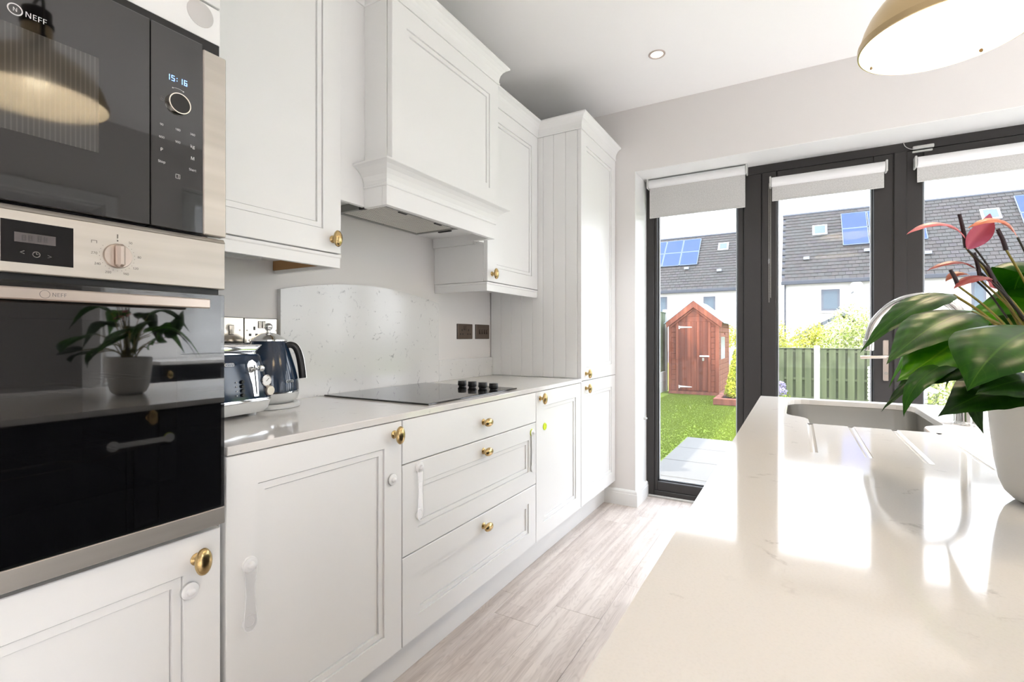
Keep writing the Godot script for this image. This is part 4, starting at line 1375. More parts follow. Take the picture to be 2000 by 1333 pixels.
# ---------------------------------------------------------------- island with sink and tap
const HOLE := [[0.030, -1.580], [0.285, -1.580], [0.287, -1.660], [0.294, -1.684], [0.308, -1.700], [0.326, -1.714], [0.339, -1.732], [0.345, -1.762], [0.345, -2.125], [0.339, -2.155], [0.323, -2.175], [0.301, -2.187], [0.273, -2.192], [0.040, -2.192], [0.012, -2.187], [-0.010, -2.173], [-0.024, -2.152], [-0.030, -2.125], [-0.030, -1.762], [-0.024, -1.734], [-0.012, -1.716], [0.006, -1.702], [0.020, -1.686], [0.028, -1.660]]

func ray_poly(c: Vector2, a: float, poly: Array) -> float:
	var d := Vector2(cos(a), sin(a))
	var best := 9.0
	for i in poly.size():
		var p := Vector2(poly[i][0], poly[i][1]) - c
		var q := Vector2(poly[(i + 1) % poly.size()][0], poly[(i + 1) % poly.size()][1]) - c
		var e := q - p
		var den := d.cross(e)
		if absf(den) < 1e-9: continue
		var t := p.cross(e) / den
		var u := p.cross(d) / den
		if t > 0.0 and u >= -1e-6 and u <= 1.0 + 1e-6: best = minf(best, t)
	return best

func island() -> void:
	var X0 := -0.128
	var X1 := 0.78
	var Y0 := 0.8642
	var Y1 := 0.884
	var t := thing("island_worktop", "polished pale quartz island worktop with undermounted sink cutout and drainer grooves", "worktop", Vector3(0.33, Y0, -1.2))
	var st := mb()
	# slab around the sink
	var c := Vector2(0.157, -1.885)
	var rect := [[X0, -1.575], [X1, -1.575], [X1, -2.222], [X0, -2.222]]
	var an := []
	for i in 180: an.append(TAU * i / 180.0)
	for r: Array in rect + HOLE: an.append(fposmod((Vector2(r[0], r[1]) - c).angle(), TAU))
	an.sort()
	for i in an.size():
		var a: float = an[i]
		var b: float = an[(i + 1) % an.size()]
		if absf(b - a) < 1e-5: continue
		var ha := c + Vector2.from_angle(a) * ray_poly(c, a, HOLE)
		var hb := c + Vector2.from_angle(b) * ray_poly(c, b, HOLE)
		var ra := c + Vector2.from_angle(a) * ray_poly(c, a, rect)
		var rb := c + Vector2.from_angle(b) * ray_poly(c, b, rect)
		var ea := ha + (ha - c).normalized() * 0.0025
		var eb := hb + (hb - c).normalized() * 0.0025
		face(st, [Vector3(ea.x, Y1, ea.y), Vector3(eb.x, Y1, eb.y), Vector3(rb.x, Y1, rb.y), Vector3(ra.x, Y1, ra.y)], Vector3.UP)
		face(st, [Vector3(ha.x, Y0, ha.y), Vector3(hb.x, Y0, hb.y), Vector3(rb.x, Y0, rb.y), Vector3(ra.x, Y0, ra.y)], Vector3.DOWN)
		var inw := Vector3(c.x - ha.x, 0, c.y - ha.y)
		face(st, [Vector3(ha.x, Y0, ha.y), Vector3(hb.x, Y0, hb.y), Vector3(hb.x, Y1 - 0.0025, hb.y), Vector3(ha.x, Y1 - 0.0025, ha.y)], inw)
		face(st, [Vector3(ha.x, Y1 - 0.0025, ha.y), Vector3(hb.x, Y1 - 0.0025, hb.y), Vector3(eb.x, Y1, eb.y), Vector3(ea.x, Y1, ea.y)], inw + Vector3.UP)
	for e: Array in [[Vector3(X0, 0, -1.575), Vector3(X0, 0, -2.222), Vector3.LEFT], [Vector3(X0, 0, -2.222), Vector3(X1, 0, -2.222), Vector3.FORWARD], [Vector3(X1, 0, -2.222), Vector3(X1, 0, -1.575), Vector3.RIGHT]]:
		var u0 := Vector3(0, Y0, 0)
		var u1 := Vector3(0, Y1, 0)
		face(st, [e[0] + u0, e[1] + u0, e[1] + u1, e[0] + u1], e[2])
	# grooved part of the drainer, then the plain slab
	var prof := PackedVector2Array([Vector2(X0, Y0), Vector2(X1, Y0), Vector2(X1, Y1)])
	for gx: float in [0.302, 0.214, 0.122, 0.030]:
		prof.append_array([Vector2(gx + 0.007, Y1), Vector2(gx + 0.005, Y1 - 0.0012), Vector2(gx + 0.002, Y1 - 0.0024), Vector2(gx - 0.002, Y1 - 0.0024), Vector2(gx - 0.005, Y1 - 0.0012), Vector2(gx - 0.007, Y1)])
	prof.append(Vector2(X0, Y1))
	prism(st, prof, -1.575, -1.185)
	prism(st, PackedVector2Array([Vector2(X0, Y0), Vector2(X1, Y0), Vector2(X1, Y1), Vector2(X0, Y1)]), -1.185, -0.2)
	part(st, "slab", M.quartz, t)
	# sink bowl
	t = thing("sink", "undermounted stainless steel sink bowl in the island", "sink", Vector3(0.157, 0.68, -1.885))
	st = mb()
	var cx := Vector3(0.157, 0, -1.885)
	var rows := [[0.210, 0.325, 0.08, 0.8635], [0.1935, 0.312, 0.075, 0.8635], [0.1935, 0.312, 0.075, 0.860], [0.190, 0.308, 0.075, 0.74], [0.182, 0.300, 0.07, 0.70], [0.162, 0.280, 0.06, 0.688]]
	var rings := []
	for r: Array in rows:
		var ring := []
		for p in rounded(r[0], r[1], r[2], 8): ring.append(Vector3(cx.x + p.x, r[3], cx.z + p.y))
		rings.append(ring)
	st.set_smooth_group(1)
	for i in rings.size() - 1:
		for j in rings[0].size():
			var j2: int = (j + 1) % rings[0].size()
			var m: Vector3 = rings[i][j]
			face(st, [rings[i][j], rings[i][j2], rings[i + 1][j2], rings[i + 1][j]], Vector3(cx.x - m.x, 0.2, cx.z - m.z))
	st.set_smooth_group(-1)
	face(st, rings[rings.size() - 1], Vector3.UP)
	part(st, "bowl", M.sink_steel, t)
	st = mb()
	lathe(st, [Vector2(0.045, 0.0), Vector2(0.044, 0.003), Vector2(0.03, 0.003), Vector2(0.026, 0.001), Vector2(0.0, 0.001)], 32, Transform3D(Basis.IDENTITY, Vector3(0.157, 0.6885, -1.885)))
	part(st, "drain", M.chrome, t)
	# tap
	t = thing("tap", "chrome swan-neck mixer tap behind the potted plant", "tap", Vector3(0.395, Y1, -1.775))
	var tb := Vector3(0.395, Y1, -1.775)
	st = mb()
	lathe(st, [Vector2(0.029, 0.0), Vector2(0.029, 0.003), Vector2(0.026, 0.006), Vector2(0.0245, 0.010), Vector2(0.0245, 0.058), Vector2(0.021, 0.066), Vector2(0.0135, 0.072), Vector2(0.0, 0.074)], 36, Transform3D(Basis.IDENTITY, tb))
	part(st, "body", M.chrome, t)
	var dv := Vector3(0.19 - 0.395, 0, -1.87 + 1.775)
	st = mb()
	tube(st, arc_pts([tb + Vector3(0, 0.06, 0), tb + Vector3(0, 0.16, 0), tb + Vector3(0, 0.26, 0), tb + dv * 0.10 + Vector3(0, 0.320, 0), tb + dv * 0.36 + Vector3(0, 0.352, 0), tb + dv * 0.68 + Vector3(0, 0.338, 0), tb + dv * 0.92 + Vector3(0, 0.285, 0), tb + dv + Vector3(0, 0.225, 0)], 6), 0.0125, 18)
	part(st, "swan_neck", M.chrome, t)
	st = mb()
	lathe(st, [Vector2(0.0, 0.0), Vector2(0.0125, 0.0), Vector2(0.0145, 0.002), Vector2(0.0145, 0.030), Vector2(0.0125, 0.032)], 24, Transform3D(Basis.IDENTITY, tb + dv + Vector3(0, 0.195, 0)))
	part(st, "spray_nozzle", M.chrome, t)
	st = mb()
	var la := tb + Vector3(0, 0.042, 0)
	tube(st, [la, la + Vector3(0.026, 0.0, 0.030)], 0.017, 20)
	tube(st, [la + Vector3(0.022, 0.0, 0.026), la + Vector3(0.050, 0.012, 0.058), la + Vector3(0.082, 0.030, 0.094)], 0.006, 12)
	part(st, "lever", M.chrome, t)
	# island carcass, faces -x; local frame (z, y, -x)
	var is_ := thing("island_cabinet", "dark navy island cabinet under the pale quartz top", "cabinet", Vector3(-0.108, 0.0, -1.2), "", -PI / 2)
	O = Vector3(-1.2, 0.0, 0.108)
	st = mb()
	box(st, Vector3(-2.218, 0.10, -0.67), Vector3(-2.204, 0.8640, 0.086))
	box(st, Vector3(-0.268, 0.10, -0.67), Vector3(-0.25, 0.8640, 0.086))
	box(st, Vector3(-2.204, 0.10, -0.67), Vector3(-0.268, 0.8640, -0.652))
	box(st, Vector3(-2.204, 0.10, -0.652), Vector3(-0.268, 0.118, 0.086))
	part(st, "carcass", M.navy_paint, is_)
	bx("plinth", M.navy_paint, is_, Vector3(-2.15, 0.0, -0.62), Vector3(-0.30, 0.0998, 0.04))
	for r: Array in [[-2.216, -1.825, -2.15], [-1.822, -1.358, -1.44], [-1.355, -0.892, -1.26], [-0.889, -0.252, -0.862]]:
		st = mb()
		front(st, r[0], r[1], 0.105, 0.858, 0.087, 0.108, PANEL)
		var dr := part(st, "door", M.navy_paint, is_)
		knob(dr, r[2], 0.838, 0.108)
	# strap lock across the island doors, seen in the oven glass
	var lk := thing("child_lock", "white strap lock across the island doors reflected in the oven glass", "child lock", Vector3(-0.108, 0.755, -0.84), "", -PI / 2)
	O = Vector3(-0.84, 0.755, 0.108)
	put(MESH.pad, "pad", M.white_plastic, lk, Vector3(-0.755, 0.755, 0.108))
	put(MESH.puck, "button", M.white_plastic, lk, Vector3(-0.755, 0.755, 0.111))
	put(MESH.pad, "pad", M.lime_plastic, lk, Vector3(-0.924, 0.758, 0.108))
	put(MESH.puck, "button", M.white_plastic, lk, Vector3(-0.924, 0.757, 0.111))
	bx("strap", M.white_plastic, lk, Vector3(-0.93, 0.746, 0.1125), Vector3(-0.75, 0.764, 0.1145), 0.0008)

# ---------------------------------------------------------------- potted anthurium
const LEAVES := [
	["leaf_green", Vector3(0.208, 1.186, -0.999), Vector3(0.145, 1.163, -0.939), Vector3(0.079, 1.097, -0.878), 0.026, 0.80, 0.60],
	["leaf_green", Vector3(0.214, 1.156, -0.932), Vector3(0.157, 1.133, -0.865), Vector3(0.100, 1.085, -0.798), 0.040, 0.75, 0.70],
	["leaf_bright", Vector3(0.213, 1.134, -0.920), Vector3(0.162, 1.099, -0.845), Vector3(0.110, 1.063, -0.792), 0.042, 0.70, 0.75],
	["leaf_dark", Vector3(0.185, 1.099, -0.870), Vector3(0.137, 1.075, -0.807), Vector3(0.090, 1.028, -0.757), 0.014, 0.80, 0.50],
	["leaf_green", Vector3(0.188, 1.092, -0.860), Vector3(0.133, 1.068, -0.782), Vector3(0.112, 1.023, -0.758), 0.015, 0.80, 0.50],
	["leaf_dark", Vector3(0.200, 1.090, -0.855), Vector3(0.160, 1.076, -0.809), Vector3(0.122, 1.056, -0.775), 0.024, 0.80, 0.50],
	["leaf_green", Vector3(0.258, 1.132, -0.842), Vector3(0.195, 1.109, -0.742), Vector3(0.158, 1.062, -0.704), 0.052, 0.75, 0.70],
	["leaf_dark", Vector3(0.233, 1.062, -0.828), Vector3(0.185, 1.057, -0.754), Vector3(0.138, 1.030, -0.727), 0.033, 0.60, 0.80],
	["leaf_dark", Vector3(0.243, 1.070, -0.788), Vector3(0.204, 1.073, -0.730), Vector3(0.164, 1.059, -0.702), 0.034, 0.50, 0.85],
	["leaf_bright", Vector3(0.314, 1.095, -1.083), Vector3(0.282, 1.148, -1.088), Vector3(0.241, 1.143, -1.087), 0.055, 0.50, 0.85],
	["leaf_green", Vector3(0.329, 1.119, -1.115), Vector3(0.330, 1.180, -1.150), Vector3(0.396, 1.249, -1.223), 0.052, 0.40, 0.90],
	["leaf_bright", Vector3(0.292, 1.073, -1.035), Vector3(0.261, 1.097, -1.029), Vector3(0.227, 1.086, -1.021), 0.030, 0.60, 0.80],
	["leaf_dark", Vector3(0.184, 1.054, -0.800), Vector3(0.185, 1.029, -0.789), Vector3(0.193, 1.004, -0.793), 0.007, 0.20, 1.00],
]
const SPATHES := [
	["spathe_pink", Vector3(0.211, 1.256, -0.931), Vector3(0.177, 1.282, -0.911), Vector3(0.134, 1.266, -0.886), 0.014, 0.90, 0.50],
	["spathe_rose", Vector3(0.203, 1.241, -0.903), Vector3(0.220, 1.266, -0.913), Vector3(0.230, 1.291, -0.919), 0.0125, 0.10, 1.00],
	["spathe_coral", Vector3(0.255, 1.254, -0.910), Vector3(0.232, 1.278, -0.897), Vector3(0.200, 1.268, -0.890), 0.015, 0.90, 0.45],
	["spathe_red", Vector3(0.217, 1.215, -0.923), Vector3(0.191, 1.226, -0.908), Vector3(0.157, 1.213, -0.888), 0.010, 0.90, 0.40],
	["spathe_coral", Vector3(0.214, 1.206, -0.932), Vector3(0.197, 1.212, -0.923), Vector3(0.182, 1.199, -0.914), 0.010, 0.90, 0.40],
	["spathe_red", Vector3(0.232, 1.199, -0.920), Vector3(0.209, 1.202, -0.895), Vector3(0.181, 1.185, -0.867), 0.012, 0.80, 0.60],
	["spathe_pink", Vector3(0.225, 1.201, -0.916), Vector3(0.233, 1.196, -0.920), Vector3(0.240, 1.186, -0.925), 0.008, 0.60, 0.70],
]
const SPADICES := [
	[Vector3(0.207, 1.247, -0.928), Vector3(0.199, 1.295, -0.924)],
	[Vector3(0.242, 1.237, -0.903), Vector3(0.232, 1.265, -0.897)],
	[Vector3(0.222, 1.200, -0.926), Vector3(0.214, 1.238, -0.921)],
	[Vector3(0.189, 1.190, -0.883), Vector3(0.180, 1.212, -0.879)],
	[Vector3(0.235, 1.196, -0.922), Vector3(0.225, 1.218, -0.916)],
]

func blade(st: SurfaceTool, p0: Vector3, p1: Vector3, p2: Vector3, hw: float, n: Vector3, fold: float, wave: float, heart := true) -> void:
	var c := p1 * 2.0 - (p0 + p2) * 0.5
	var rows := 24
	var cols := 10
	var grid := []
	for i in rows + 1:
		var t := float(i) / rows
		var p := p0 * (1 - t) * (1 - t) + c * 2.0 * t * (1 - t) + p2 * t * t
		var tn := ((c - p0) * (1 - t) + (p2 - c) * t).normalized()
		var sd := tn.cross(n).normalized()
		var up := sd.cross(tn).normalized()
		var w := hw * 1.04 * pow(maxf(sin(PI * pow(t, 0.62 if heart else 0.85)), 0.0), 1.12 if heart else 0.95) if t < 0.999 else 0.0
		var row := []
		for j in cols + 1:
			var x := float(j) / cols * 2.0 - 1.0
			var lift := absf(x) * w * fold - x * x * w * 0.42 + wave * sin(t * 40.0 - absf(x) * 5.3) * absf(x) * (1.0 - absf(x) * 0.4)
			row.append(p + sd * x * w + up * lift)
		grid.append(row)
	st.set_smooth_group(60)
	for i in rows:
		for j in cols:
			for q: Array in [[0, 0], [1, 1], [0, 1], [0, 0], [1, 0], [1, 1]]:
				st.set_uv(Vector2(float(j + q[1]) / cols, float(i + q[0]) / rows))
				st.add_vertex(grid[i + q[0]][j + q[1]])
	st.set_smooth_group(-1)

func pot_plant() -> void:
	var at := Vector3(0.322, 0.884, -0.976)
	var t := thing("potted_anthurium", "pink flowering anthurium in a pale grey pot on the island", "plant", at)
	var st := mb()
	lathe(st, [Vector2(0.0, 0.0), Vector2(0.042, 0.0), Vector2(0.052, 0.004), Vector2(0.061, 0.014), Vector2(0.067, 0.030), Vector2(0.072, 0.060), Vector2(0.0765, 0.105), Vector2(0.080, 0.152), Vector2(0.0795, 0.1545), Vector2(0.0765, 0.1545), Vector2(0.0755, 0.150), Vector2(0.074, 0.120)], 64, Transform3D(Basis.IDENTITY, at))
	part(st, "pot", M.pot_glaze, t)
	st = mb()
	lathe(st, [Vector2(0.0745, 0.130), Vector2(0.05, 0.140), Vector2(0.02, 0.137), Vector2(0.0, 0.142)], 32, Transform3D(Basis.IDENTITY, at))
	part(st, "soil", M.soil, t)
	var rng := RandomNumberGenerator.new()
	rng.seed = 31
	var top := at + Vector3(0, 0.135, 0)
	var camd := Vector3(-0.31, 0.05, 0.95)
	var leaves := LEAVES.duplicate()
	# the far side of the plant, out of the photograph
	for i in 9:
		var a := -0.6 + i * 0.36
		var d := Vector3(cos(a), 0, -sin(a))
		var r := 0.15 + rng.randf() * 0.07
		var hgt := 0.10 + rng.randf() * 0.11
		leaves.append([["leaf_green", "leaf_dark", "leaf_bright"][i % 3], top + d * 0.07 + Vector3(0, hgt, 0), top + d * (0.07 + r * 0.5) + Vector3(0, hgt + 0.02, 0), top + d * (0.07 + r) + Vector3(0, hgt - 0.07 - rng.randf() * 0.05, 0), 0.032 + rng.randf() * 0.014, 1.0, 0.0])
	for l: Array in leaves:
		st = mb()
		var n: Vector3 = (Vector3.UP * l[5] + camd * l[6]).normalized()
		blade(st, l[1], l[2], l[3], l[4], n, 0.35, 0.0011)
		var lf := part(st, "leaf", M[l[0]], t)
		var root := top + Vector3(rng.randf_range(-0.02, 0.02), 0.0, rng.randf_range(-0.02, 0.02))
		var mid: Vector3 = root.lerp(l[1], 0.5) + Vector3(0, 0.03, 0)
		st = mb()
		tube(st, arc_pts([root, mid, l[1]], 6), 0.0026, 7, 0.0018)
		part(st, "petiole", M.leaf_stem, lf)
	var k := 0
	for l: Array in SPATHES:
		st = mb()
		var n: Vector3 = (Vector3.UP * l[5] + camd * l[6]).normalized()
		blade(st, l[1], l[2], l[3], l[4], n, 0.25, 0.0004, false)
		var sp := part(st, "spathe", M[l[0]], t)
		var root := top + Vector3(rng.randf_range(-0.015, 0.015), 0.0, rng.randf_range(-0.015, 0.015))
		st = mb()
		var kink: Vector3 = root.lerp(l[1], 0.62) + Vector3(0.004, 0.012, 0)
		tube(st, arc_pts([kink, l[1].lerp(kink, 0.45) + Vector3(0.001, 0.004, 0), l[1]], 5), 0.0013, 7)
		part(st, "upper_stem", M.flower_stem, sp)
		st = mb()
		tube(st, arc_pts([root, root.lerp(kink, 0.5) + Vector3(0.002, 0.004, 0), kink], 5), 0.0019, 7, 0.0014)
		part(st, "stem", M.leaf_stem, sp)
		k += 1
	for d: Array in SPADICES:
		st = mb()
		tube(st, arc_pts([d[0], d[0].lerp(d[1], 0.5) + Vector3(0.0008, 0, 0), d[1]], 4), 0.0028, 9, 0.0021)
		var sx := part(st, "spadix", M.spadix, t)
		var root := top + Vector3(rng.randf_range(-0.012, 0.012), 0.0, rng.randf_range(-0.012, 0.012))
		st = mb()
		tube(st, arc_pts([root, root.lerp(d[0], 0.6) + Vector3(0.004, 0.014, 0), d[0]], 6), 0.0020, 7, 0.0013)
		part(st, "stem", M.leaf_stem, sx)

# ---------------------------------------------------------------- lamps
func pendants_and_downlights() -> void:
	var k := 0
	for at: Vector3 in [Vector3(0.3745, 2.0, -1.889), Vector3(0.360, 2.0, -0.700)]:
		var t := thing("pendant_lamp", ["brass dome pendant lamp over the far end of the island", "brass dome pendant lamp over the plant, reflected in the microwave"][k], "pendant lamp", at, "pendant lamps over the island")
		var xf := Transform3D(Basis.from_scale(Vector3(1.04, 1.04, 1.04)), at)
		var st := mb()
		lathe(st, [Vector2(0.1985, 0.0), Vector2(0.2025, 0.001), Vector2(0.2025, 0.020), Vector2(0.199, 0.022), Vector2(0.196, 0.034), Vector2(0.188, 0.060), Vector2(0.175, 0.088), Vector2(0.156, 0.115), Vector2(0.130, 0.140), Vector2(0.100, 0.159), Vector2(0.072, 0.171), Vector2(0.054, 0.181), Vector2(0.046, 0.192), Vector2(0.043, 0.205), Vector2(0.043, 0.262), Vector2(0.040, 0.266)], 72, xf)
		part(st, "shade", M.pendant_brass, t)
		st = mb()
		lathe(st, [Vector2(0.0, 0.172), Vector2(0.050, 0.170), Vector2(0.098, 0.153), Vector2(0.127, 0.135), Vector2(0.152, 0.111), Vector2(0.171, 0.085), Vector2(0.184, 0.058), Vector2(0.192, 0.033), Vector2(0.195, 0.010), Vector2(0.1985, 0.0)], 72, xf)
		part(st, "shade_lining", M.shade_white, t, "cream white inside of the shade")
		st = mb()
		lathe(st, [Vector2(0.0, 0.152), Vector2(0.016, 0.150), Vector2(0.018, 0.120), Vector2(0.030, 0.098), Vector2(0.034, 0.078), Vector2(0.028, 0.058), Vector2(0.014, 0.048), Vector2(0.0, 0.046)], 24, xf)
		part(st, "bulb", M.bulb_glow, t)
		st = mb()
		lathe(st, [Vector2(0.047, 0.266), Vector2(0.047, 0.276), Vector2(0.041, 0.282), Vector2(0.041, 0.318), Vector2(0.030, 0.326), Vector2(0.0, 0.328)], 32, xf)
		for e: float in [-1.0, 1.0]:
			tube(st, arc_pts([at + Vector3(0.056 * e, 0.212, 0), at + Vector3(0.062 * e, 0.30, 0), at + Vector3(0.052 * e, 0.356, 0), at + Vector3(0.0, 0.372, 0)], 5), 0.0055, 8)
			tube(st, [at + Vector3(0.040 * e, 0.218, 0), at + Vector3(0.066 * e, 0.218, 0)], 0.008, 10)
		part(st, "yoke", M.dark_bronze, t)
		for e in 4:
			st = mb()
			var a := TAU * e / 4.0 + 2.2
			tube(st, [at + Vector3(cos(a) * 0.2, 0.011, sin(a) * 0.2), at + Vector3(cos(a) * 0.208, 0.011, sin(a) * 0.208)], 0.005, 10)
			part(st, "rim_screw", M.dark_bronze, t)
		var y := at.y + 0.366
		var n := 0
		while y < CEIL - 0.045:
			st = mb()
			var ring := []
			for i in 13:
				var a := TAU * i / 12.0
				var q := Vector3(cos(a) * 0.008, sin(a) * 0.017, 0)
				if n % 2: q = Vector3(0, q.y, q.x)
				ring.append(Vector3(at.x, y + 0.014, at.z) + q)
			tube(st, ring, 0.0024, 6, -1.0, false)
			part(st, "chain_link", M.dark_bronze, t)
			y += 0.026
			n += 1
		st = mb()
		lathe(st, [Vector2(0.0, -0.032), Vector2(0.012, -0.031), Vector2(0.030, -0.022), Vector2(0.052, -0.006), Vector2(0.055, -0.001)], 32, Transform3D(Basis.IDENTITY, Vector3(at.x, CEIL, at.z)))
		part(st, "ceiling_rose", M.dark_bronze, t)
		var l := OmniLight3D.new()
		l.name = "pendant_light"
		l.light_color = Color(1.0, 0.92, 0.80)
		l.light_energy = PENDANT
		l.light_size = 0.03
		l.omni_range = 12.0
		l.omni_attenuation = 2.0
		l.shadow_enabled = true
		t.add_child(l, true)
		l.position = Vector3(0, 0.078, 0)
		k += 1
	k = 0
	for p: Array in [[-0.651, -2.674, "round recessed downlight in the white ceiling near the garden doors"], [1.25, -2.674, "recessed downlight in the far corner"], [1.35, -2.00, "recessed downlight beside the tap end of the island"], [1.75, -0.10, "recessed downlight near the far wall"], [0.35, 1.60, "recessed downlight behind the viewer"], [1.25, 1.20, "recessed downlight by the side glazing"]]:
		var at := Vector3(p[0], CEIL, p[1])
		var t := thing("downlight", p[2], "downlight", at, "ceiling downlights")
		var st := mb()
		var xf := Transform3D(Basis.IDENTITY, at)
		lathe(st, [Vector2(0.044, -0.0002), Vector2(0.044, -0.003), Vector2(0.041, -0.005), Vector2(0.033, -0.004), Vector2(0.031, -0.0005)], 36, xf)
		part(st, "trim_ring", M.downlight_ring, t)
		st = mb()
		lathe(st, [Vector2(0.031, -0.0008), Vector2(0.0, -0.0008)], 32, xf)
		part(st, "lamp_lens", M.lamp_glow, t)
		var l := SpotLight3D.new()
		l.name = "downlight_beam"
		l.light_color = Color(0.95, 0.975, 1.0)
		l.light_energy = DOWN if k > 0 else DOWN * 0.16   # the lamp by the doors is dimmed
		l.light_size = 0.03
		l.spot_range = 12.0
		l.spot_attenuation = 2.0
		l.spot_angle = 44.0
		l.spot_angle_attenuation = 1.0
		l.shadow_enabled = true
		t.add_child(l, true)
		l.position = Vector3(0, -0.012, 0)
		l.rotation_degrees.x = -90.0
		if k == 0: l.rotation_degrees = Vector3(-76.0, -70.0, 0.0)   # the swivel fitting is turned towards the island
		k += 1

# ---------------------------------------------------------------- blinds and door fittings
func blind(label: String, x0: float, x1: float, y_top: float, y_low: float, z: float, chain: bool) -> void:
	var t := thing("roller_blind", label, "blind", Vector3((x0 + x1) / 2, y_low, z), "roller blinds on the garden doors")
	var along := Transform3D(Basis(Vector3(0, 1, 0), Vector3(1, 0, 0), Vector3(0, 0, -1)), Vector3(x0 + 0.012, y_top - 0.030, z))
	var st := mb()
	lathe(st, [Vector2(0.0, 0.0), Vector2(0.0285, 0.0), Vector2(0.0285, x1 - x0 - 0.024), Vector2(0.0, x1 - x0 - 0.024)], 28, along)
	part(st, "roller", M.blind_white, t)
	bx("cloth", M.blind_cloth, t, Vector3(x0 + 0.014, y_low + 0.010, z - 0.0082), Vector3(x1 - 0.014, y_top - 0.040, z - 0.0068))
	bx("hem_bar", M.blind_cloth, t, Vector3(x0 + 0.014, y_low, z - 0.0105), Vector3(x1 - 0.014, y_low + 0.011, z - 0.0045), 0.0015)
	for e: Array in [[x0, x0 + 0.010], [x1 - 0.010, x1]]:
		bx("bracket", M.pale_grey_plastic, t, Vector3(e[0], y_top - 0.062, z - 0.034), Vector3(e[1], y_top + 0.002, z + 0.026), 0.003)
	if chain:
		st = mb()
		for s: float in [0.0, 0.009]:
			for i in 132:
				var p := Vector3(x0 - 0.002 + s, y_top - 0.04 - i * 0.0056, z + 0.015 + s * 0.5)
				if p.y < 1.335 + (0.03 if s > 0 else 0.0): break
				box(st, p - Vector3(0.0019, 0.0019, 0.0019), p + Vector3(0.0019, 0.0019, 0.0019), 0.0011)
		var c := part(st, "bead_chain", M.chain_metal, t)
		c.set_meta("kind", "stuff")
		bx("chain_joint", M.clear_plastic, t, Vector3(x0 - 0.007, 1.575, z + 0.010), Vector3(x0 + 0.003, 1.607, z + 0.020), 0.003)

func blinds() -> void:
	blind("grey roller blind on the fixed left light, hanging lowest", -0.903, -0.272, 2.2105, 1.945, -3.440, false)
	blind("grey roller blind with bead chain on the middle door leaf", -0.150, 0.438, 2.112, 1.965, -3.455, true)
	blind("grey roller blind on the door leaf behind the pink flowers", 0.556, 1.150, 2.110, 1.972, -3.455, false)
	var t := thing("door_sensor", "small white two-part alarm contact at the top of the door", "sensor", Vector3(0.60, 2.16, -3.49))
	bx("contact", M.pale_grey_plastic, t, Vector3(0.556, 2.163, -3.500), Vector3(0.648, 2.182, -3.486), 0.003)
	bx("magnet", M.pale_grey_plastic, t, Vector3(0.553, 2.143, -3.492), Vector3(0.640, 2.153, -3.480), 0.002)
	var st := mb()
	tube(st, arc_pts([Vector3(0.515, 2.2118, -3.492), Vector3(0.522, 2.190, -3.491), Vector3(0.540, 2.173, -3.491), Vector3(0.558, 2.166, -3.490)], 5), 0.0018, 8)
	part(st, "wire", M.pale_grey_plastic, t)
	t = thing("chain_hook", "small clear hook on the white door reveal above the skirting", "hook", Vector3(-0.926, 0.555, -3.44))
	st = mb()
	lathe(st, [Vector2(0.0, 0.0), Vector2(0.010, 0.0), Vector2(0.010, 0.006), Vector2(0.006, 0.010), Vector2(0.008, 0.018), Vector2(0.006, 0.022), Vector2(0.0, 0.022)], 20, Transform3D(Basis(Vector3(0, 1, 0), Vector3(1, 0, 0), Vector3(0, 0, -1)), Vector3(-0.926, 0.555, -3.44)))
	part(st, "peg", M.pale_grey_plastic, t)

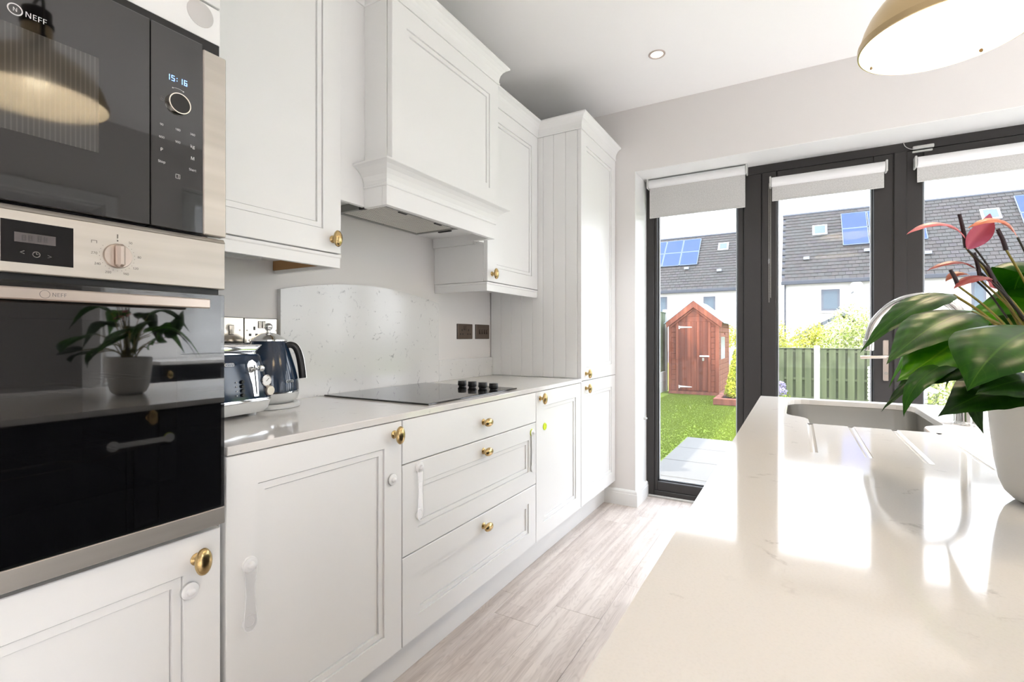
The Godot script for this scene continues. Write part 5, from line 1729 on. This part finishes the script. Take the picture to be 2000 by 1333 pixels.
# ---------------------------------------------------------------- the far side of the room, mirrored in the oven and microwave
func far_side_of_room() -> void:
	var tr := structure("trim_4", Vector3(RX, 0, -1.15), "white architrave around the hall doorway", "trim")
	var st := mb()
	box(st, Vector3(RX - 0.018, 0.0, -1.62), Vector3(RX, 2.11, -1.55), 0.003)
	box(st, Vector3(RX - 0.018, 0.0, -0.75), Vector3(RX, 2.11, -0.68), 0.003)
	box(st, Vector3(RX - 0.018, 2.04, -1.55), Vector3(RX, 2.11, -0.75), 0.003)
	box(st, Vector3(RX, 0.0, -1.55), Vector3(RX + 0.3, 2.04, -1.53))
	box(st, Vector3(RX, 0.0, -0.77), Vector3(RX + 0.3, 2.04, -0.75))
	box(st, Vector3(RX, 2.02, -1.53), Vector3(RX + 0.3, 2.04, -0.77))
	part(st, "architrave", M.trim_paint, tr)
	var hl := structure("wall_hall", Vector3(RX + 0.8, 0, -1.15), "dim hall walls beyond the doorway", "wall")
	st = mb()
	box(st, Vector3(RX + 1.6, 0, -2.2), Vector3(RX + 1.7, CEIL, -0.1))
	box(st, Vector3(RX + 0.3, 0, -2.3), Vector3(RX + 1.7, CEIL, -2.2))
	box(st, Vector3(RX + 0.3, 0, -0.1), Vector3(RX + 1.7, CEIL, 0.0))
	box(st, Vector3(RX + 0.3, CEIL, -2.3), Vector3(RX + 1.7, CEIL + 0.1, 0.0))
	box(st, Vector3(RX + 0.3, -0.1, -2.3), Vector3(RX + 1.7, 0.0, 0.0))
	part(st, "plaster", M.wall_paint, hl)
	var t := thing("sideboard", "dark navy sideboard against the far wall, mirrored in the oven", "sideboard", Vector3(RX - 0.21, 0.0, -2.4), "", -PI / 2)
	O = Vector3(-2.4, 0.0, -(RX - 0.21))
	var d0 := -RX + 0.01
	bx("body", M.navy_paint, t, Vector3(-3.15, 0.10, d0), Vector3(-1.72, 0.93, d0 + 0.38), 0.002)
	bx("top", M.quartz, t, Vector3(-3.17, 0.93, d0), Vector3(-1.70, 0.955, d0 + 0.43), 0.002)
	bx("plinth", M.navy_paint, t, Vector3(-3.13, 0.0, d0), Vector3(-1.74, 0.10, d0 + 0.34))
	for i in 3:
		st = mb()
		var a := -3.15 + i * 0.477
		front(st, a + 0.003, a + 0.473, 0.105, 0.925, d0 + 0.381, d0 + 0.401, PANEL)
		var dr := part(st, "door", M.navy_paint, t)
		knob(dr, a + 0.43, 0.86, d0 + 0.401)

# ---------------------------------------------------------------- garden
const GY := -0.08

func bush(st: SurfaceTool, rng: RandomNumberGenerator, c: Vector3, r: Vector3, n: int, size: float, cols: Array, solid := false) -> void:
	for i in n:
		var d := Vector3(rng.randfn(), rng.randfn(), rng.randfn()).normalized()
		var k := (0.80 + rng.randf() * 0.25) if solid else pow(rng.randf(), 0.4)
		var p := c + d * r * k
		var a := Vector3(rng.randfn(), rng.randfn(), rng.randfn()).normalized()
		var b := a.cross(d + Vector3(0.01, 0.02, 0)).normalized()
		var s := size * (0.6 + rng.randf() * 0.8)
		st.set_color(cols[rng.randi() % cols.size()])
		quad(st, p - a * s, p - b * s * 0.45, p + a * s, p + b * s * 0.45)

func shrub(called: String, label: String, category: String, parts: Array, n: int, size: float, cols: Array, sd: int, foot: Vector3, stem_h: float) -> void:
	var t := thing(called, label, category, foot)
	var rng := RandomNumberGenerator.new()
	rng.seed = sd
	var st := mb()
	for p: Array in parts: bush(st, rng, p[0], p[1], int(n * p[2]), size, cols, p.size() > 3)
	part(st, "foliage", M.bush_leaf, t)
	st = mb()
	tube(st, [foot, foot + Vector3(0.02, stem_h, 0)], 0.03, 7, 0.012)
	part(st, "stem", M.sleeper_wood, t)

func garden() -> void:
	var rng := RandomNumberGenerator.new()
	rng.seed = 77
	# ground
	var g := structure("lawn_soil", Vector3(0, GY, -8), "ground under the garden lawn", "ground")
	bx("earth", M.lawn_ground, g, Vector3(-14, GY - 0.4, -24), Vector3(16, GY - 0.012, -3.56))
	var far := structure("street_ground", Vector3(0, GY, -50), "open ground between the garden and the houses", "ground")
	bx("earth", M.asphalt, far, Vector3(-70, GY - 0.5, -120), Vector3(70, GY - 0.06, -24))
	# grass blades
	var bl := mb()
	for k in 5:
		var a := TAU * k / 5.0
		var o := Vector3(cos(a), 0, sin(a)) * 0.006
		var s := Vector3(-sin(a), 0, cos(a)) * 0.0035
		tri(bl, o - s, o + s, o * 2.6 + Vector3(0, 0.022, 0))
	O = Vector3.ZERO
	var mm := MultiMesh.new()
	mm.transform_format = MultiMesh.TRANSFORM_3D
	mm.use_colors = true
	mm.mesh = made(bl)
	mm.mesh.surface_set_material(0, M.bush_leaf)
	var pts := []
	for i in 110000:
		var p := Vector3(rng.randf_range(-2.35, 3.0), GY - 0.012, rng.randf_range(-10.9, -3.8))
		if p.x > -1.16 and p.z > -6.21: continue
		pts.append(p)
	mm.instance_count = pts.size()
	for i in pts.size():
		mm.set_instance_transform(i, Transform3D(Basis(Vector3.UP, rng.randf() * TAU).scaled(Vector3.ONE * rng.randf_range(0.45, 0.9)), pts[i]))
		var v := rng.randf()
		mm.set_instance_color(i, Color(0.125, 0.180, 0.008).lerp(Color(0.180, 0.235, 0.013), v))
	var gr := MultiMeshInstance3D.new()
	gr.name = "lawn"
	gr.multimesh = mm
	add_child(gr)
	tag(gr, "bright green mown lawn between the paving and the shed", "grass", "", "stuff")
	# paving slabs
	var pv := structure("patio", Vector3(0, GY, -5), "pale paving slabs outside the garden doors", "paving")
	bx("bedding", M.shadow_gap, pv, Vector3(-1.150, GY - 0.05, -6.195), Vector3(2.46, GY - 0.011, -3.62))
	O = Vector3.ZERO
	var sl := mb()
	box(sl, Vector3(-0.4435, -0.04, -0.3010), Vector3(0.4435, 0.0, 0.3010), 0.004)
	var sm := made(sl)
	O = pv.position
	for j in 4:
		for i in 4:
			put(sm, "slab", M.paving, pv, Vector3(-1.152 + 0.9 * (i + 0.5) + (0.0), GY + rng.randf() * 0.001, -6.203 + 0.615 * (j + 0.5)))
	bx("step", M.paving, pv, Vector3(-0.92, GY, -3.72), Vector3(1.93, -0.03, -3.575), 0.006)
	shed()
	fences()
	# raised bed with golden conifer
	var t := thing("raised_bed", "low timber raised bed beside the shed holding the golden conifer", "planter", Vector3(-0.95, GY, -9.9))
	for r: Array in [[-1.30, -0.60, -9.50, -9.38], [-1.30, -0.60, -10.45, -10.33], [-1.30, -1.19, -10.33, -9.50], [-0.71, -0.60, -10.33, -9.50]]:
		bx("sleeper", M.sleeper_wood, t, Vector3(r[0], GY, r[2]), Vector3(r[1], 0.035, r[3]), 0.008)
	bx("soil", M.soil, t, Vector3(-1.19, GY, -10.33), Vector3(-0.71, 0.0, -9.50))
	var gold := [Color(0.36, 0.38, 0.02), Color(0.46, 0.47, 0.03), Color(0.26, 0.33, 0.015), Color(0.52, 0.52, 0.08)]
	var cone := []
	for i in 9:
		var f := i / 8.0
		cone.append([Vector3(-0.96, 0.10 + f * 0.72, -9.92), Vector3(0.20 * (1.0 - f * 0.78) + 0.02, 0.10, 0.20 * (1.0 - f * 0.78) + 0.02), 1.0 - f * 0.7, true])
	shrub("golden_conifer", "small cone-shaped golden yellow conifer beside the shed", "conifer", cone, 900, 0.022, gold, 5, Vector3(-0.96, 0.0, -9.92), 0.5)
	var yel := [Color(0.40, 0.39, 0.03), Color(0.46, 0.43, 0.05), Color(0.30, 0.34, 0.04), Color(0.52, 0.50, 0.15)]
	var pale := [Color(0.30, 0.36, 0.08), Color(0.38, 0.42, 0.13), Color(0.52, 0.53, 0.28), Color(0.22, 0.29, 0.05), Color(0.60, 0.60, 0.42)]
	shrub("garden_shrub", "yellow shrub showing above the green fence left of the post", "shrub", [[Vector3(0.15, 0.95, -14.6), Vector3(0.62, 0.48, 0.3), 1.0], [Vector3(0.45, 1.15, -14.6), Vector3(0.30, 0.35, 0.3), 0.5]], 1500, 0.035, yel, 6, Vector3(0.15, GY, -14.6), 0.8)
	shrub("garden_shrub", "pale variegated shrub showing above the green fence right of the post", "shrub", [[Vector3(1.05, 1.30, -13.3), Vector3(0.50, 0.60, 0.4), 1.0], [Vector3(1.35, 1.10, -13.3), Vector3(0.50, 0.45, 0.4), 0.8], [Vector3(0.75, 0.95, -13.3), Vector3(0.40, 0.40, 0.3), 0.5]], 1500, 0.034, pale, 7, Vector3(1.05, GY, -13.3), 0.9)
	shrub("garden_shrub", "narrow upright yellow-green shrub next to the dark door frame", "shrub", [[Vector3(-0.40, 1.05, -13.2), Vector3(0.20, 0.55, 0.2), 1.0]], 1200, 0.03, yel, 8, Vector3(-0.40, GY, -13.2), 0.7)
	shrub("garden_shrub", "yellow shrub behind the corner of the shed", "shrub", [[Vector3(-1.40, 1.15, -14.2), Vector3(0.40, 0.35, 0.4), 1.0]], 900, 0.035, yel, 9, Vector3(-1.40, GY, -14.2), 0.9)
	shrub("garden_shrub", "pale green shrub seen under the anthurium leaves", "shrub", [[Vector3(1.80, 0.32, -8.8), Vector3(0.42, 0.40, 0.4), 1.0], [Vector3(2.35, 0.55, -9.2), Vector3(0.5, 0.62, 0.4), 1.2]], 1300, 0.028, pale, 10, Vector3(1.90, GY, -8.9), 0.3)
	shrub("hydrangea", "hydrangea with lilac flower heads at the foot of the fence", "hydrangea", [[Vector3(-0.30, 0.18, -8.0), Vector3(0.26, 0.22, 0.25), 1.0]], 500, 0.032, [Color(0.24, 0.32, 0.03), Color(0.34, 0.38, 0.07)], 11, Vector3(-0.30, GY, -8.0), 0.15)
	var hy: Node3D = get_node("hydrangea")
	O = hy.position
	for p: Vector3 in [Vector3(-0.205, 0.44, -7.95), Vector3(-0.185, 0.36, -7.86), Vector3(-0.36, 0.42, -7.95)]:
		var st := mb()
		var lil := [Color(0.24, 0.21, 0.40), Color(0.32, 0.28, 0.46), Color(0.40, 0.36, 0.52)]
		bush(st, rng, p, Vector3(0.065, 0.055, 0.065), 260, 0.014, lil, true)
		part(st, "flower_head", M.bush_leaf, hy)
	garden_chair()

func garden_chair() -> void:
	var t := thing("garden_chair", "pale grey woven garden chair standing by the fence", "garden chair", Vector3(1.02, GY, -7.1))
	var x0 := 0.74
	var x1 := 1.30
	for e: Array in [[x0, -7.35], [x1 - 0.05, -7.35], [x0, -6.85], [x1 - 0.05, -6.85]]:
		bx("leg", M.rattan_grey, t, Vector3(e[0], GY, e[1]), Vector3(e[0] + 0.05, GY + 0.36, e[1] + 0.05), 0.006)
	bx("seat", M.rattan_grey, t, Vector3(x0, GY + 0.36, -7.36), Vector3(x1, GY + 0.43, -6.80), 0.012)
	for i in 9: bx("back_slat", M.rattan_grey, t, Vector3(x0, GY + 0.44 + i * 0.046, -7.36), Vector3(x1, GY + 0.478 + i * 0.046, -7.31), 0.006)
	for e: float in [x0, x1 - 0.06]: bx("arm_rest", M.rattan_grey, t, Vector3(e, GY + 0.60, -7.30), Vector3(e + 0.06, GY + 0.64, -6.80), 0.008)

func slat(called: String, m: Material, parent: Node3D, lo: Vector3, hi: Vector3, b := 0.004) -> void:
	bx(called, m, parent, lo, hi, b)

func shed() -> void:
	var z := -10.85
	var zb := -12.55
	var t := thing("garden_shed", "reddish brown timber garden shed with boarded door and felt roof", "shed", Vector3(-1.89, GY, -11.7))
	var xl := -2.392
	var xr := -1.385
	bx("floor_bearer", M.sleeper_wood, t, Vector3(xl, GY, zb), Vector3(xr, GY + 0.06, z + 0.01))
	# dark core so that board joints do not show daylight
	var st := mb()
	prism(st, PackedVector2Array([Vector2(xl + 0.03, GY + 0.06), Vector2(xr - 0.03, GY + 0.06), Vector2(xr - 0.03, 1.40), Vector2(-1.885, 1.80), Vector2(xl + 0.03, 1.40)]), zb + 0.02, z - 0.03)
	part(st, "inner_wall", M.sleeper_wood, t)
	# front shiplap strips either side of the door
	for e: Array in [[xl + 0.055, -2.245], [-1.545, xr - 0.075]]:
		for i in 13:
			slat("shiplap_board", M.shed_wood, t, Vector3(e[0], GY + 0.065 + i * 0.113, z - 0.03), Vector3(e[1], GY + 0.172 + i * 0.113, z - 0.012), 0.006)
	for e: Array in [[xl, xl + 0.055], [-2.245, -2.190], [-1.600, -1.545], [xr - 0.075, xr]]:
		slat("upright_trim", M.shed_trim, t, Vector3(e[0], GY + 0.06, z - 0.03), Vector3(e[1], 1.44, z + 0.004))
	# door of five boards
	var dr := bx("door", M.sleeper_wood, t, Vector3(-2.186, GY + 0.075, z - 0.03), Vector3(-1.604, 1.452, z - 0.022))
	var ed := [-2.185, -2.066, -1.935, -1.822, -1.706, -1.605]
	for i in 5:
		slat("door_board", M.shed_wood, dr, Vector3(ed[i] + 0.002, GY + 0.08, z - 0.0218), Vector3(ed[i + 1] - 0.002, 1.450, z - 0.004))
	for y: float in [1.335, 0.078]:
		st = mb()
		prism(st, PackedVector2Array([Vector2(-2.185, y - 0.038), Vector2(-2.165, y - 0.038), Vector2(-2.160, y - 0.018), Vector2(-1.915, y - 0.010), Vector2(-1.915, y + 0.004), Vector2(-2.160, y + 0.018), Vector2(-2.185, y + 0.03)]), z - 0.0038, z + 0.004)
		part(st, "strap_hinge", M.hinge_white, dr)
	bx("hasp", M.hinge_white, dr, Vector3(-1.765, 0.712, z - 0.0038), Vector3(-1.575, 0.742, z + 0.008), 0.003)
	bx("padlock", M.chain_metal, dr, Vector3(-1.712, 0.628, z + 0.001), Vector3(-1.670, 0.690, z + 0.022), 0.005)
	# gable
	var slope := (1.884 - 1.446) / 0.547
	for i in 4:
		var y0 := 1.452 + i * 0.105
		var y1 := minf(y0 + 0.102, 1.86)
		var w0 := maxf((1.84 - y0) / slope, 0.02)
		var w1 := maxf((1.84 - y1) / slope, 0.004)
		st = mb()
		prism(st, PackedVector2Array([Vector2(-1.879 - w0, y0), Vector2(-1.879 + w0, y0), Vector2(-1.879 + w1, y1), Vector2(-1.879 - w1, y1)]), z - 0.028, z - 0.006)
		part(st, "gable_board", M.shed_wood, t)
	for sgn: float in [-1.0, 1.0]:
		st = mb()
		prism(st, PackedVector2Array([Vector2(-1.879, 1.884), Vector2(-1.879 + sgn * 0.560, 1.884 - 0.560 * slope), Vector2(-1.879 + sgn * 0.545, 1.884 - 0.545 * slope - 0.125), Vector2(-1.879, 1.745)]), z + 0.035, z + 0.055)
		part(st, "barge_board", M.shed_trim, t)
		st = mb()
		prism(st, PackedVector2Array([Vector2(-1.879, 1.742), Vector2(-1.879 + sgn * 0.50, 1.742 - 0.50 * slope), Vector2(-1.879 + sgn * 0.50, 1.742 - 0.50 * slope - 0.045), Vector2(-1.879, 1.697)]), z - 0.004, z + 0.02)
		part(st, "gable_trim", M.shed_trim, t)
		st = mb()
		prism(st, PackedVector2Array([Vector2(-1.879, 1.905), Vector2(-1.879 + sgn * 0.600, 1.905 - 0.600 * slope), Vector2(-1.879 + sgn * 0.600, 1.905 - 0.600 * slope - 0.02), Vector2(-1.879, 1.885)]), zb - 0.06, z + 0.06)
		part(st, "roof_felt", M.shed_felt, t)
	# right side with window
	for i in 13:
		var y0 := GY + 0.065 + i * 0.113
		if y0 > 0.58 and y0 < 1.15:
			slat("shiplap_board", M.shed_wood, t, Vector3(xr - 0.03, y0, -11.20), Vector3(xr - 0.008, y0 + 0.107, z - 0.03), 0.006)
			slat("shiplap_board", M.shed_wood, t, Vector3(xr - 0.03, y0, zb), Vector3(xr - 0.008, y0 + 0.107, -11.95), 0.006)
		else:
			slat("shiplap_board", M.shed_wood, t, Vector3(xr - 0.03, y0, zb), Vector3(xr - 0.008, y0 + 0.107, z - 0.03), 0.006)
	var w := bx("window_frame", M.shed_trim, t, Vector3(xr - 0.03, 0.60, -11.95), Vector3(xr - 0.014, 1.18, -11.20))
	bx("window_pane", M.window_dark_glass, w, Vector3(xr - 0.0139, 0.65, -11.90), Vector3(xr - 0.012, 1.13, -11.25))
	slat("upright_trim", M.shed_trim, t, Vector3(xr - 0.05, GY + 0.06, zb), Vector3(xr, 1.40, zb + 0.05))

func fences() -> void:
	# back fence: hit-and-miss boards between concrete posts
	var zf := -10.4
	var posts := [-0.55, 0.258, 1.99, 3.72, 5.45]
	for k in posts.size():
		var t := thing("fence_post", ["white concrete fence post beside the raised bed", "white concrete fence post in the middle of the green fence", "white concrete fence post behind the plant", "white concrete fence post further right", "white concrete fence post at the right end"][k], "fence post", Vector3(posts[k] + 0.05, GY, zf), "concrete posts of the back fence")
		bx("post", M.concrete_post, t, Vector3(posts[k], GY, zf - 0.05), Vector3(posts[k] + 0.09, 0.972, zf + 0.05), 0.01)
	for k in 4:
		var x0: float = posts[k] + 0.09
		var x1: float = posts[k + 1]
		var t := thing("timber_fence", ["green hit-and-miss fence panel left of the white post", "green hit-and-miss fence panel right of the white post", "green hit-and-miss fence panel behind the plant", "green hit-and-miss fence panel furthest right"][k], "fence", Vector3((x0 + x1) / 2, GY, zf), "green panels of the back fence")
		for y: float in [0.0, 0.345, 0.842]:
			bx("rail", M.fence_wood, t, Vector3(x0, y, zf - 0.014), Vector3(x1, y + 0.045, zf + 0.014), 0.003)
		bx("capping", M.fence_wood, t, Vector3(x0, 0.914, zf - 0.045), Vector3(x1, 0.929, zf + 0.045), 0.004)
		var n := int(round((x1 - x0) / 0.142))
		var pitch := (x1 - x0) / n
		for i in n:
			var a := x0 + i * pitch
			bx("board", M.fence_wood, t, Vector3(a + 0.002, GY + 0.05, zf + 0.0142), Vector3(a + 0.102, 0.913, zf + 0.030), 0.003)
			bx("board", M.fence_wood, t, Vector3(a + 0.072, GY + 0.05, zf - 0.030), Vector3(minf(a + 0.172, x1), 0.913, zf - 0.0142), 0.003)
	# side fence on the left, edge on to the view
	var xs := -2.565
	var zs := [-3.7, -5.6, -7.5, -9.4, -11.3, -13.2]
	for k in 5:
		var t := thing("fence_post", ["concrete post of the side fence nearest the house", "second concrete post of the side fence", "third concrete post of the side fence", "fourth concrete post of the side fence", "concrete post of the side fence next to the shed", "concrete post behind the shed"][k], "fence post", Vector3(xs, GY, zs[k]), "concrete posts of the side fence")
		bx("post", M.concrete_post, t, Vector3(xs - 0.05, GY, zs[k] - 0.05), Vector3(xs + 0.05, 1.74, zs[k] + 0.05), 0.01)
	for k in 4:
		var t := thing("timber_fence", ["side fence panel nearest the house", "second panel of the side fence", "third panel of the side fence", "green side fence panel on concrete gravel boards left of the shed", "side fence panel hidden by the shed"][k], "fence", Vector3(xs, GY, (zs[k] + zs[k + 1]) / 2), "panels of the side fence")
		var z0: float = zs[k + 1] + 0.05
		var z1: float = zs[k] - 0.05
		bx("gravel_board", M.concrete_post, t, Vector3(xs - 0.02, GY, z0), Vector3(xs + 0.02, 0.14, z1), 0.004)
		bx("gravel_board", M.concrete_post, t, Vector3(xs - 0.02, 0.144, z0), Vector3(xs + 0.02, 0.36, z1), 0.004)
		for i in 14:
			var a := z0 + (z1 - z0) * i / 14.0
			bx("board", M.fence_wood, t, Vector3(xs - 0.012 + 0.008 * (i % 2), 0.365, a + 0.001), Vector3(xs + 0.006 + 0.008 * (i % 2), 1.655, a + (z1 - z0) / 14.0 - 0.001), 0.003)
		bx("capping", M.fence_wood, t, Vector3(xs - 0.03, 1.656, z0), Vector3(xs + 0.03, 1.676, z1), 0.004)

# ---------------------------------------------------------------- houses beyond
func house(called: String, label: String, x0: float, x1: float, zw: float, ye: float, ze: float, yr: float, zr: float, sd: int, wins: Array, vents: Array, sky_l: Array, pvs: Array) -> void:
	var t := thing(called, label, "house", Vector3((x0 + x1) / 2, GY, zw - 4.5))
	var rng := RandomNumberGenerator.new()
	rng.seed = sd
	var sl := Vector3(0, yr - ye, zr - ze)
	var len_ := sl.length()
	var sd_ := sl / len_
	var nn := Vector3(0, -sd_.z, sd_.y)
	var P := func(x: float, s: float, up: float) -> Vector3: return Vector3(x, ye, ze) + sd_ * s + nn * up
	var back := 2.0 * zr - zw
	var st := mb()
	prism(st, PackedVector2Array([Vector2(-zw, GY - 0.5), Vector2(-back, GY - 0.5), Vector2(-back, ye), Vector2(-zr, yr - 0.25), Vector2(-zw, ye)]), x0, x1, Transform3D(Basis(Vector3(0, 0, -1), Vector3(0, 1, 0), Vector3(1, 0, 0)), Vector3.ZERO))
	part(st, "wall", M.render_white, t)
	# roof deck and courses of tiles, one box each
	st = mb()
	face(st, [P.call(x0 - 0.18, -0.1, -0.03), P.call(x1 + 0.18, -0.1, -0.03), P.call(x1 + 0.18, len_, -0.03), P.call(x0 - 0.18, len_, -0.03)], nn)
	face(st, [Vector3(x0 - 0.18, yr - 0.05, zr), Vector3(x1 + 0.18, yr - 0.05, zr), Vector3(x1 + 0.18, ye, back - 0.3), Vector3(x0 - 0.18, ye, back - 0.3)], Vector3(0, 0.5, -1))
	part(st, "roof_deck", M.gutter_dark, t)
	st = mb()
	var courses := 21
	var hgt := len_ / courses
	var tw := 0.42
	var cnt := int((x1 - x0 + 0.36) / tw)
	for c in courses:
		for i in cnt:
			var a := x0 - 0.18 + (i + (0.5 if c % 2 else 0.0)) * tw
			if a + tw > x1 + 0.4: continue
			var v := 0.036 + rng.randf() * 0.010
			st.set_color(Color(v, v * 0.95, v * 0.96))
			var s0 := c * hgt - 0.06
			var s1 := s0 + hgt + 0.06
			var q: Array = [P.call(a + 0.012, s0, 0.055), P.call(a + tw - 0.012, s0, 0.055), P.call(a + tw - 0.012, s1, 0.012), P.call(a + 0.012, s1, 0.012)]
			face(st, q, nn)
			face(st, [P.call(a + 0.012, s0, 0.0), P.call(a + tw - 0.012, s0, 0.0), q[1], q[0]], -sd_)
			face(st, [P.call(a + 0.012, s0, 0.0), q[0], q[3], P.call(a + 0.012, s1, 0.0)], Vector3.LEFT)
			face(st, [P.call(a + tw - 0.012, s0, 0.0), q[1], q[2], P.call(a + tw - 0.012, s1, 0.0)], Vector3.RIGHT)
	var tl := part(st, "roof_tiles", M.roof_tile, t)
	tl.set_meta("kind", "stuff")
	st = mb()
	tube(st, [Vector3(x0 - 0.2, yr + 0.02, zr), Vector3(x1 + 0.2, yr + 0.02, zr)], 0.11, 10)
	part(st, "ridge", M.house_grey, t)
	bx("gutter", M.gutter_dark, t, Vector3(x0 - 0.2, ye - 0.30, ze - 0.02), Vector3(x1 + 0.2, ye - 0.02, ze + 0.14), 0.03)
	bx("soffit", M.render_white, t, Vector3(x0 - 0.18, ye - 0.28, zw - 0.01), Vector3(x1 + 0.18, ye - 0.18, ze - 0.02))
	for r: Array in wins:
		var w := bx("window", M.house_grey, t, Vector3(r[0], r[2], zw), Vector3(r[1], r[3], zw + 0.05), 0.01)
		bx("pane", M.window_dark_glass, w, Vector3(r[0] + 0.13, r[2] + 0.13, zw + 0.05), Vector3(r[1] - 0.13, r[3] - 0.13, zw + 0.06))
		bx("sill", M.render_white, w, Vector3(r[0] - 0.2, r[2] - 0.16, zw), Vector3(r[1] + 0.2, r[2], zw + 0.14), 0.01)
	for v: Vector2 in vents:
		st = mb()
		var c: Vector3 = P.call(v.x, v.y, 0.0)
		box(st, c + Vector3(-0.2, 0.0, -0.12), c + Vector3(0.2, 0.22, 0.20), 0.02)
		part(st, "roof_vent", M.vent_grey, t)
	var flat := Basis(Vector3.RIGHT, sd_, nn)
	for r: Array in sky_l:
		var o := Transform3D(flat, P.call(0.0, 0.0, 0.05))
		st = mb()
		oriented(st, o, r[0], r[1], r[2], r[3], 0.0, 0.08)
		var w := part(st, "skylight", M.flashing_white, t)
		st = mb()
		oriented(st, o, r[0] + 0.14, r[1] - 0.14, r[2] + 0.16, r[3] - 0.12, 0.08, 0.10)
		part(st, "pane", M.window_dark_glass, w)
	for r: Array in pvs:
		var o := Transform3D(flat, P.call(0.0, 0.0, 0.10))
		st = mb()
		oriented(st, o, r[0] + 0.015, r[1] - 0.015, r[2] + 0.015, r[3] - 0.015, 0.0, 0.06)
		var pn := part(st, "solar_panel", M.solar_blue, t)
		st = mb()
		for e: Array in [[r[0], r[0] + 0.03, r[2], r[3]], [r[1] - 0.03, r[1], r[2], r[3]], [r[0], r[1], r[2], r[2] + 0.03], [r[0], r[1], r[3] - 0.03, r[3]]]:
			oriented(st, o, e[0], e[1], e[2], e[3], 0.0, 0.066)
		part(st, "panel_frame", M.solar_line, pn)

func oriented(st: SurfaceTool, o: Transform3D, a0: float, a1: float, b0: float, b1: float, c0: float, c1: float) -> void:
	var q := PackedVector2Array([Vector2(a0, b0), Vector2(a1, b0), Vector2(a1, b1), Vector2(a0, b1)])
	prism(st, q, c0, c1, o)

func houses() -> void:
	var pv2 := []
	for c in 3:
		for r in 2: pv2.append([2.93 + c * 1.65, 2.93 + c * 1.65 + 1.60, 3.30 + r * 1.84, 3.30 + r * 1.84 + 1.80])
	for c in 2:
		for r in 2: pv2.append([12.75 + c * 1.65, 12.75 + c * 1.65 + 1.60, 3.30 + r * 1.84, 3.30 + r * 1.84 + 1.80])
	house("terraced_house", "white rendered house with grey tiled roof, open skylight and satellite dish", -0.85, 22.0, -42.23, 5.3, -41.9, 11.15, -46.7, 3,
		[[1.501, 2.618, 3.03, 4.58], [9.68, 10.39, 2.6, 4.85], [16.0, 17.2, 3.0, 4.6]], [Vector2(0.59, 2.14), Vector2(4.36, 2.56), Vector2(7.66, 1.88)], [[1.02, 2.0, 4.76, 5.90], [10.86, 11.85, 4.80, 5.90]], pv2)
	var h2: Node3D = get_node("terraced_house")
	O = h2.position
	# dish on its arm, downpipe
	var st := mb()
	lathe(st, [Vector2(0.0, 0.0), Vector2(0.16, 0.02), Vector2(0.30, 0.08), Vector2(0.40, 0.16), Vector2(0.405, 0.165), Vector2(0.30, 0.10), Vector2(0.0, 0.03)], 28, Transform3D(Basis(Vector3(0.92, 0, 0.25), Vector3(-0.22, 0.30, 0.92), Vector3(0.05, -1.0, 0.3)), Vector3(3.62, 4.62, -41.95)))
	var ds := part(st, "satellite_dish", M.dish_white, h2)
	st = mb()
	tube(st, [Vector3(3.30, 4.25, -42.22), Vector3(3.35, 4.27, -41.98), Vector3(3.60, 4.60, -41.95)], 0.03, 7)
	tube(st, [Vector3(3.55, 4.30, -41.95), Vector3(3.45, 4.28, -41.45)], 0.02, 6)
	part(st, "arm", M.vent_grey, ds)
	st = mb()
	tube(st, [Vector3(-0.80, 5.0, -42.10), Vector3(-0.80, 3.5, -42.10)], 0.06, 8)
	tube(st, [Vector3(-0.80, 3.5, -42.10), Vector3(-0.80, -0.2, -42.10)], 0.06, 8)
	part(st, "downpipe", M.gutter_dark, h2)
	var pv1 := []
	for c in 4:
		for r in 2: pv1.append([-7.78 - (c + 1) * 1.57, -7.78 - (c + 1) * 1.57 + 1.53, 3.08 + r * 1.84, 3.08 + r * 1.84 + 1.80])
	house("terraced_house", "further white house with blue solar panels behind the garden shed", -30.0, -3.4, -45.13, 5.3, -44.8, 10.72, -49.6, 4,
		[[-7.015, -6.066, 3.1, 4.62], [-11.4, -10.08, 3.1, 4.74]], [Vector2(-8.67, 2.60), Vector2(-5.87, 2.04)], [[-6.24, -5.37, 4.84, 5.85]], pv1)
	# small gabled outbuilding between
	var t := thing("outbuilding", "small white outbuilding with dark gabled roof behind the shrubs", "outbuilding", Vector3(1.7, GY, -27.5))
	st = mb()
	prism(st, PackedVector2Array([Vector2(0.0, GY), Vector2(3.4, GY), Vector2(3.4, 1.0), Vector2(1.706, 2.0), Vector2(0.0, 1.0)]), -29.0, -26.0)
	part(st, "wall", M.render_white, t)
	for sgn: float in [-1.0, 1.0]:
		for c in 8:
			st = mb()
			var f0 := c / 8.0
			var f1 := (c + 1) / 8.0
			var a := Vector2(1.706 + sgn * 2.0 * f0, 2.226 - 1.18 * f0)
			var b := Vector2(1.706 + sgn * 2.0 * (f1 + 0.01), 2.226 - 1.18 * (f1 + 0.01))
			prism(st, PackedVector2Array([a, b + Vector2(0, 0.02), b - Vector2(0, 0.16), a - Vector2(0, 0.16)]), -29.1, -25.8)
			part(st, "tile_course", M.house_grey, t)
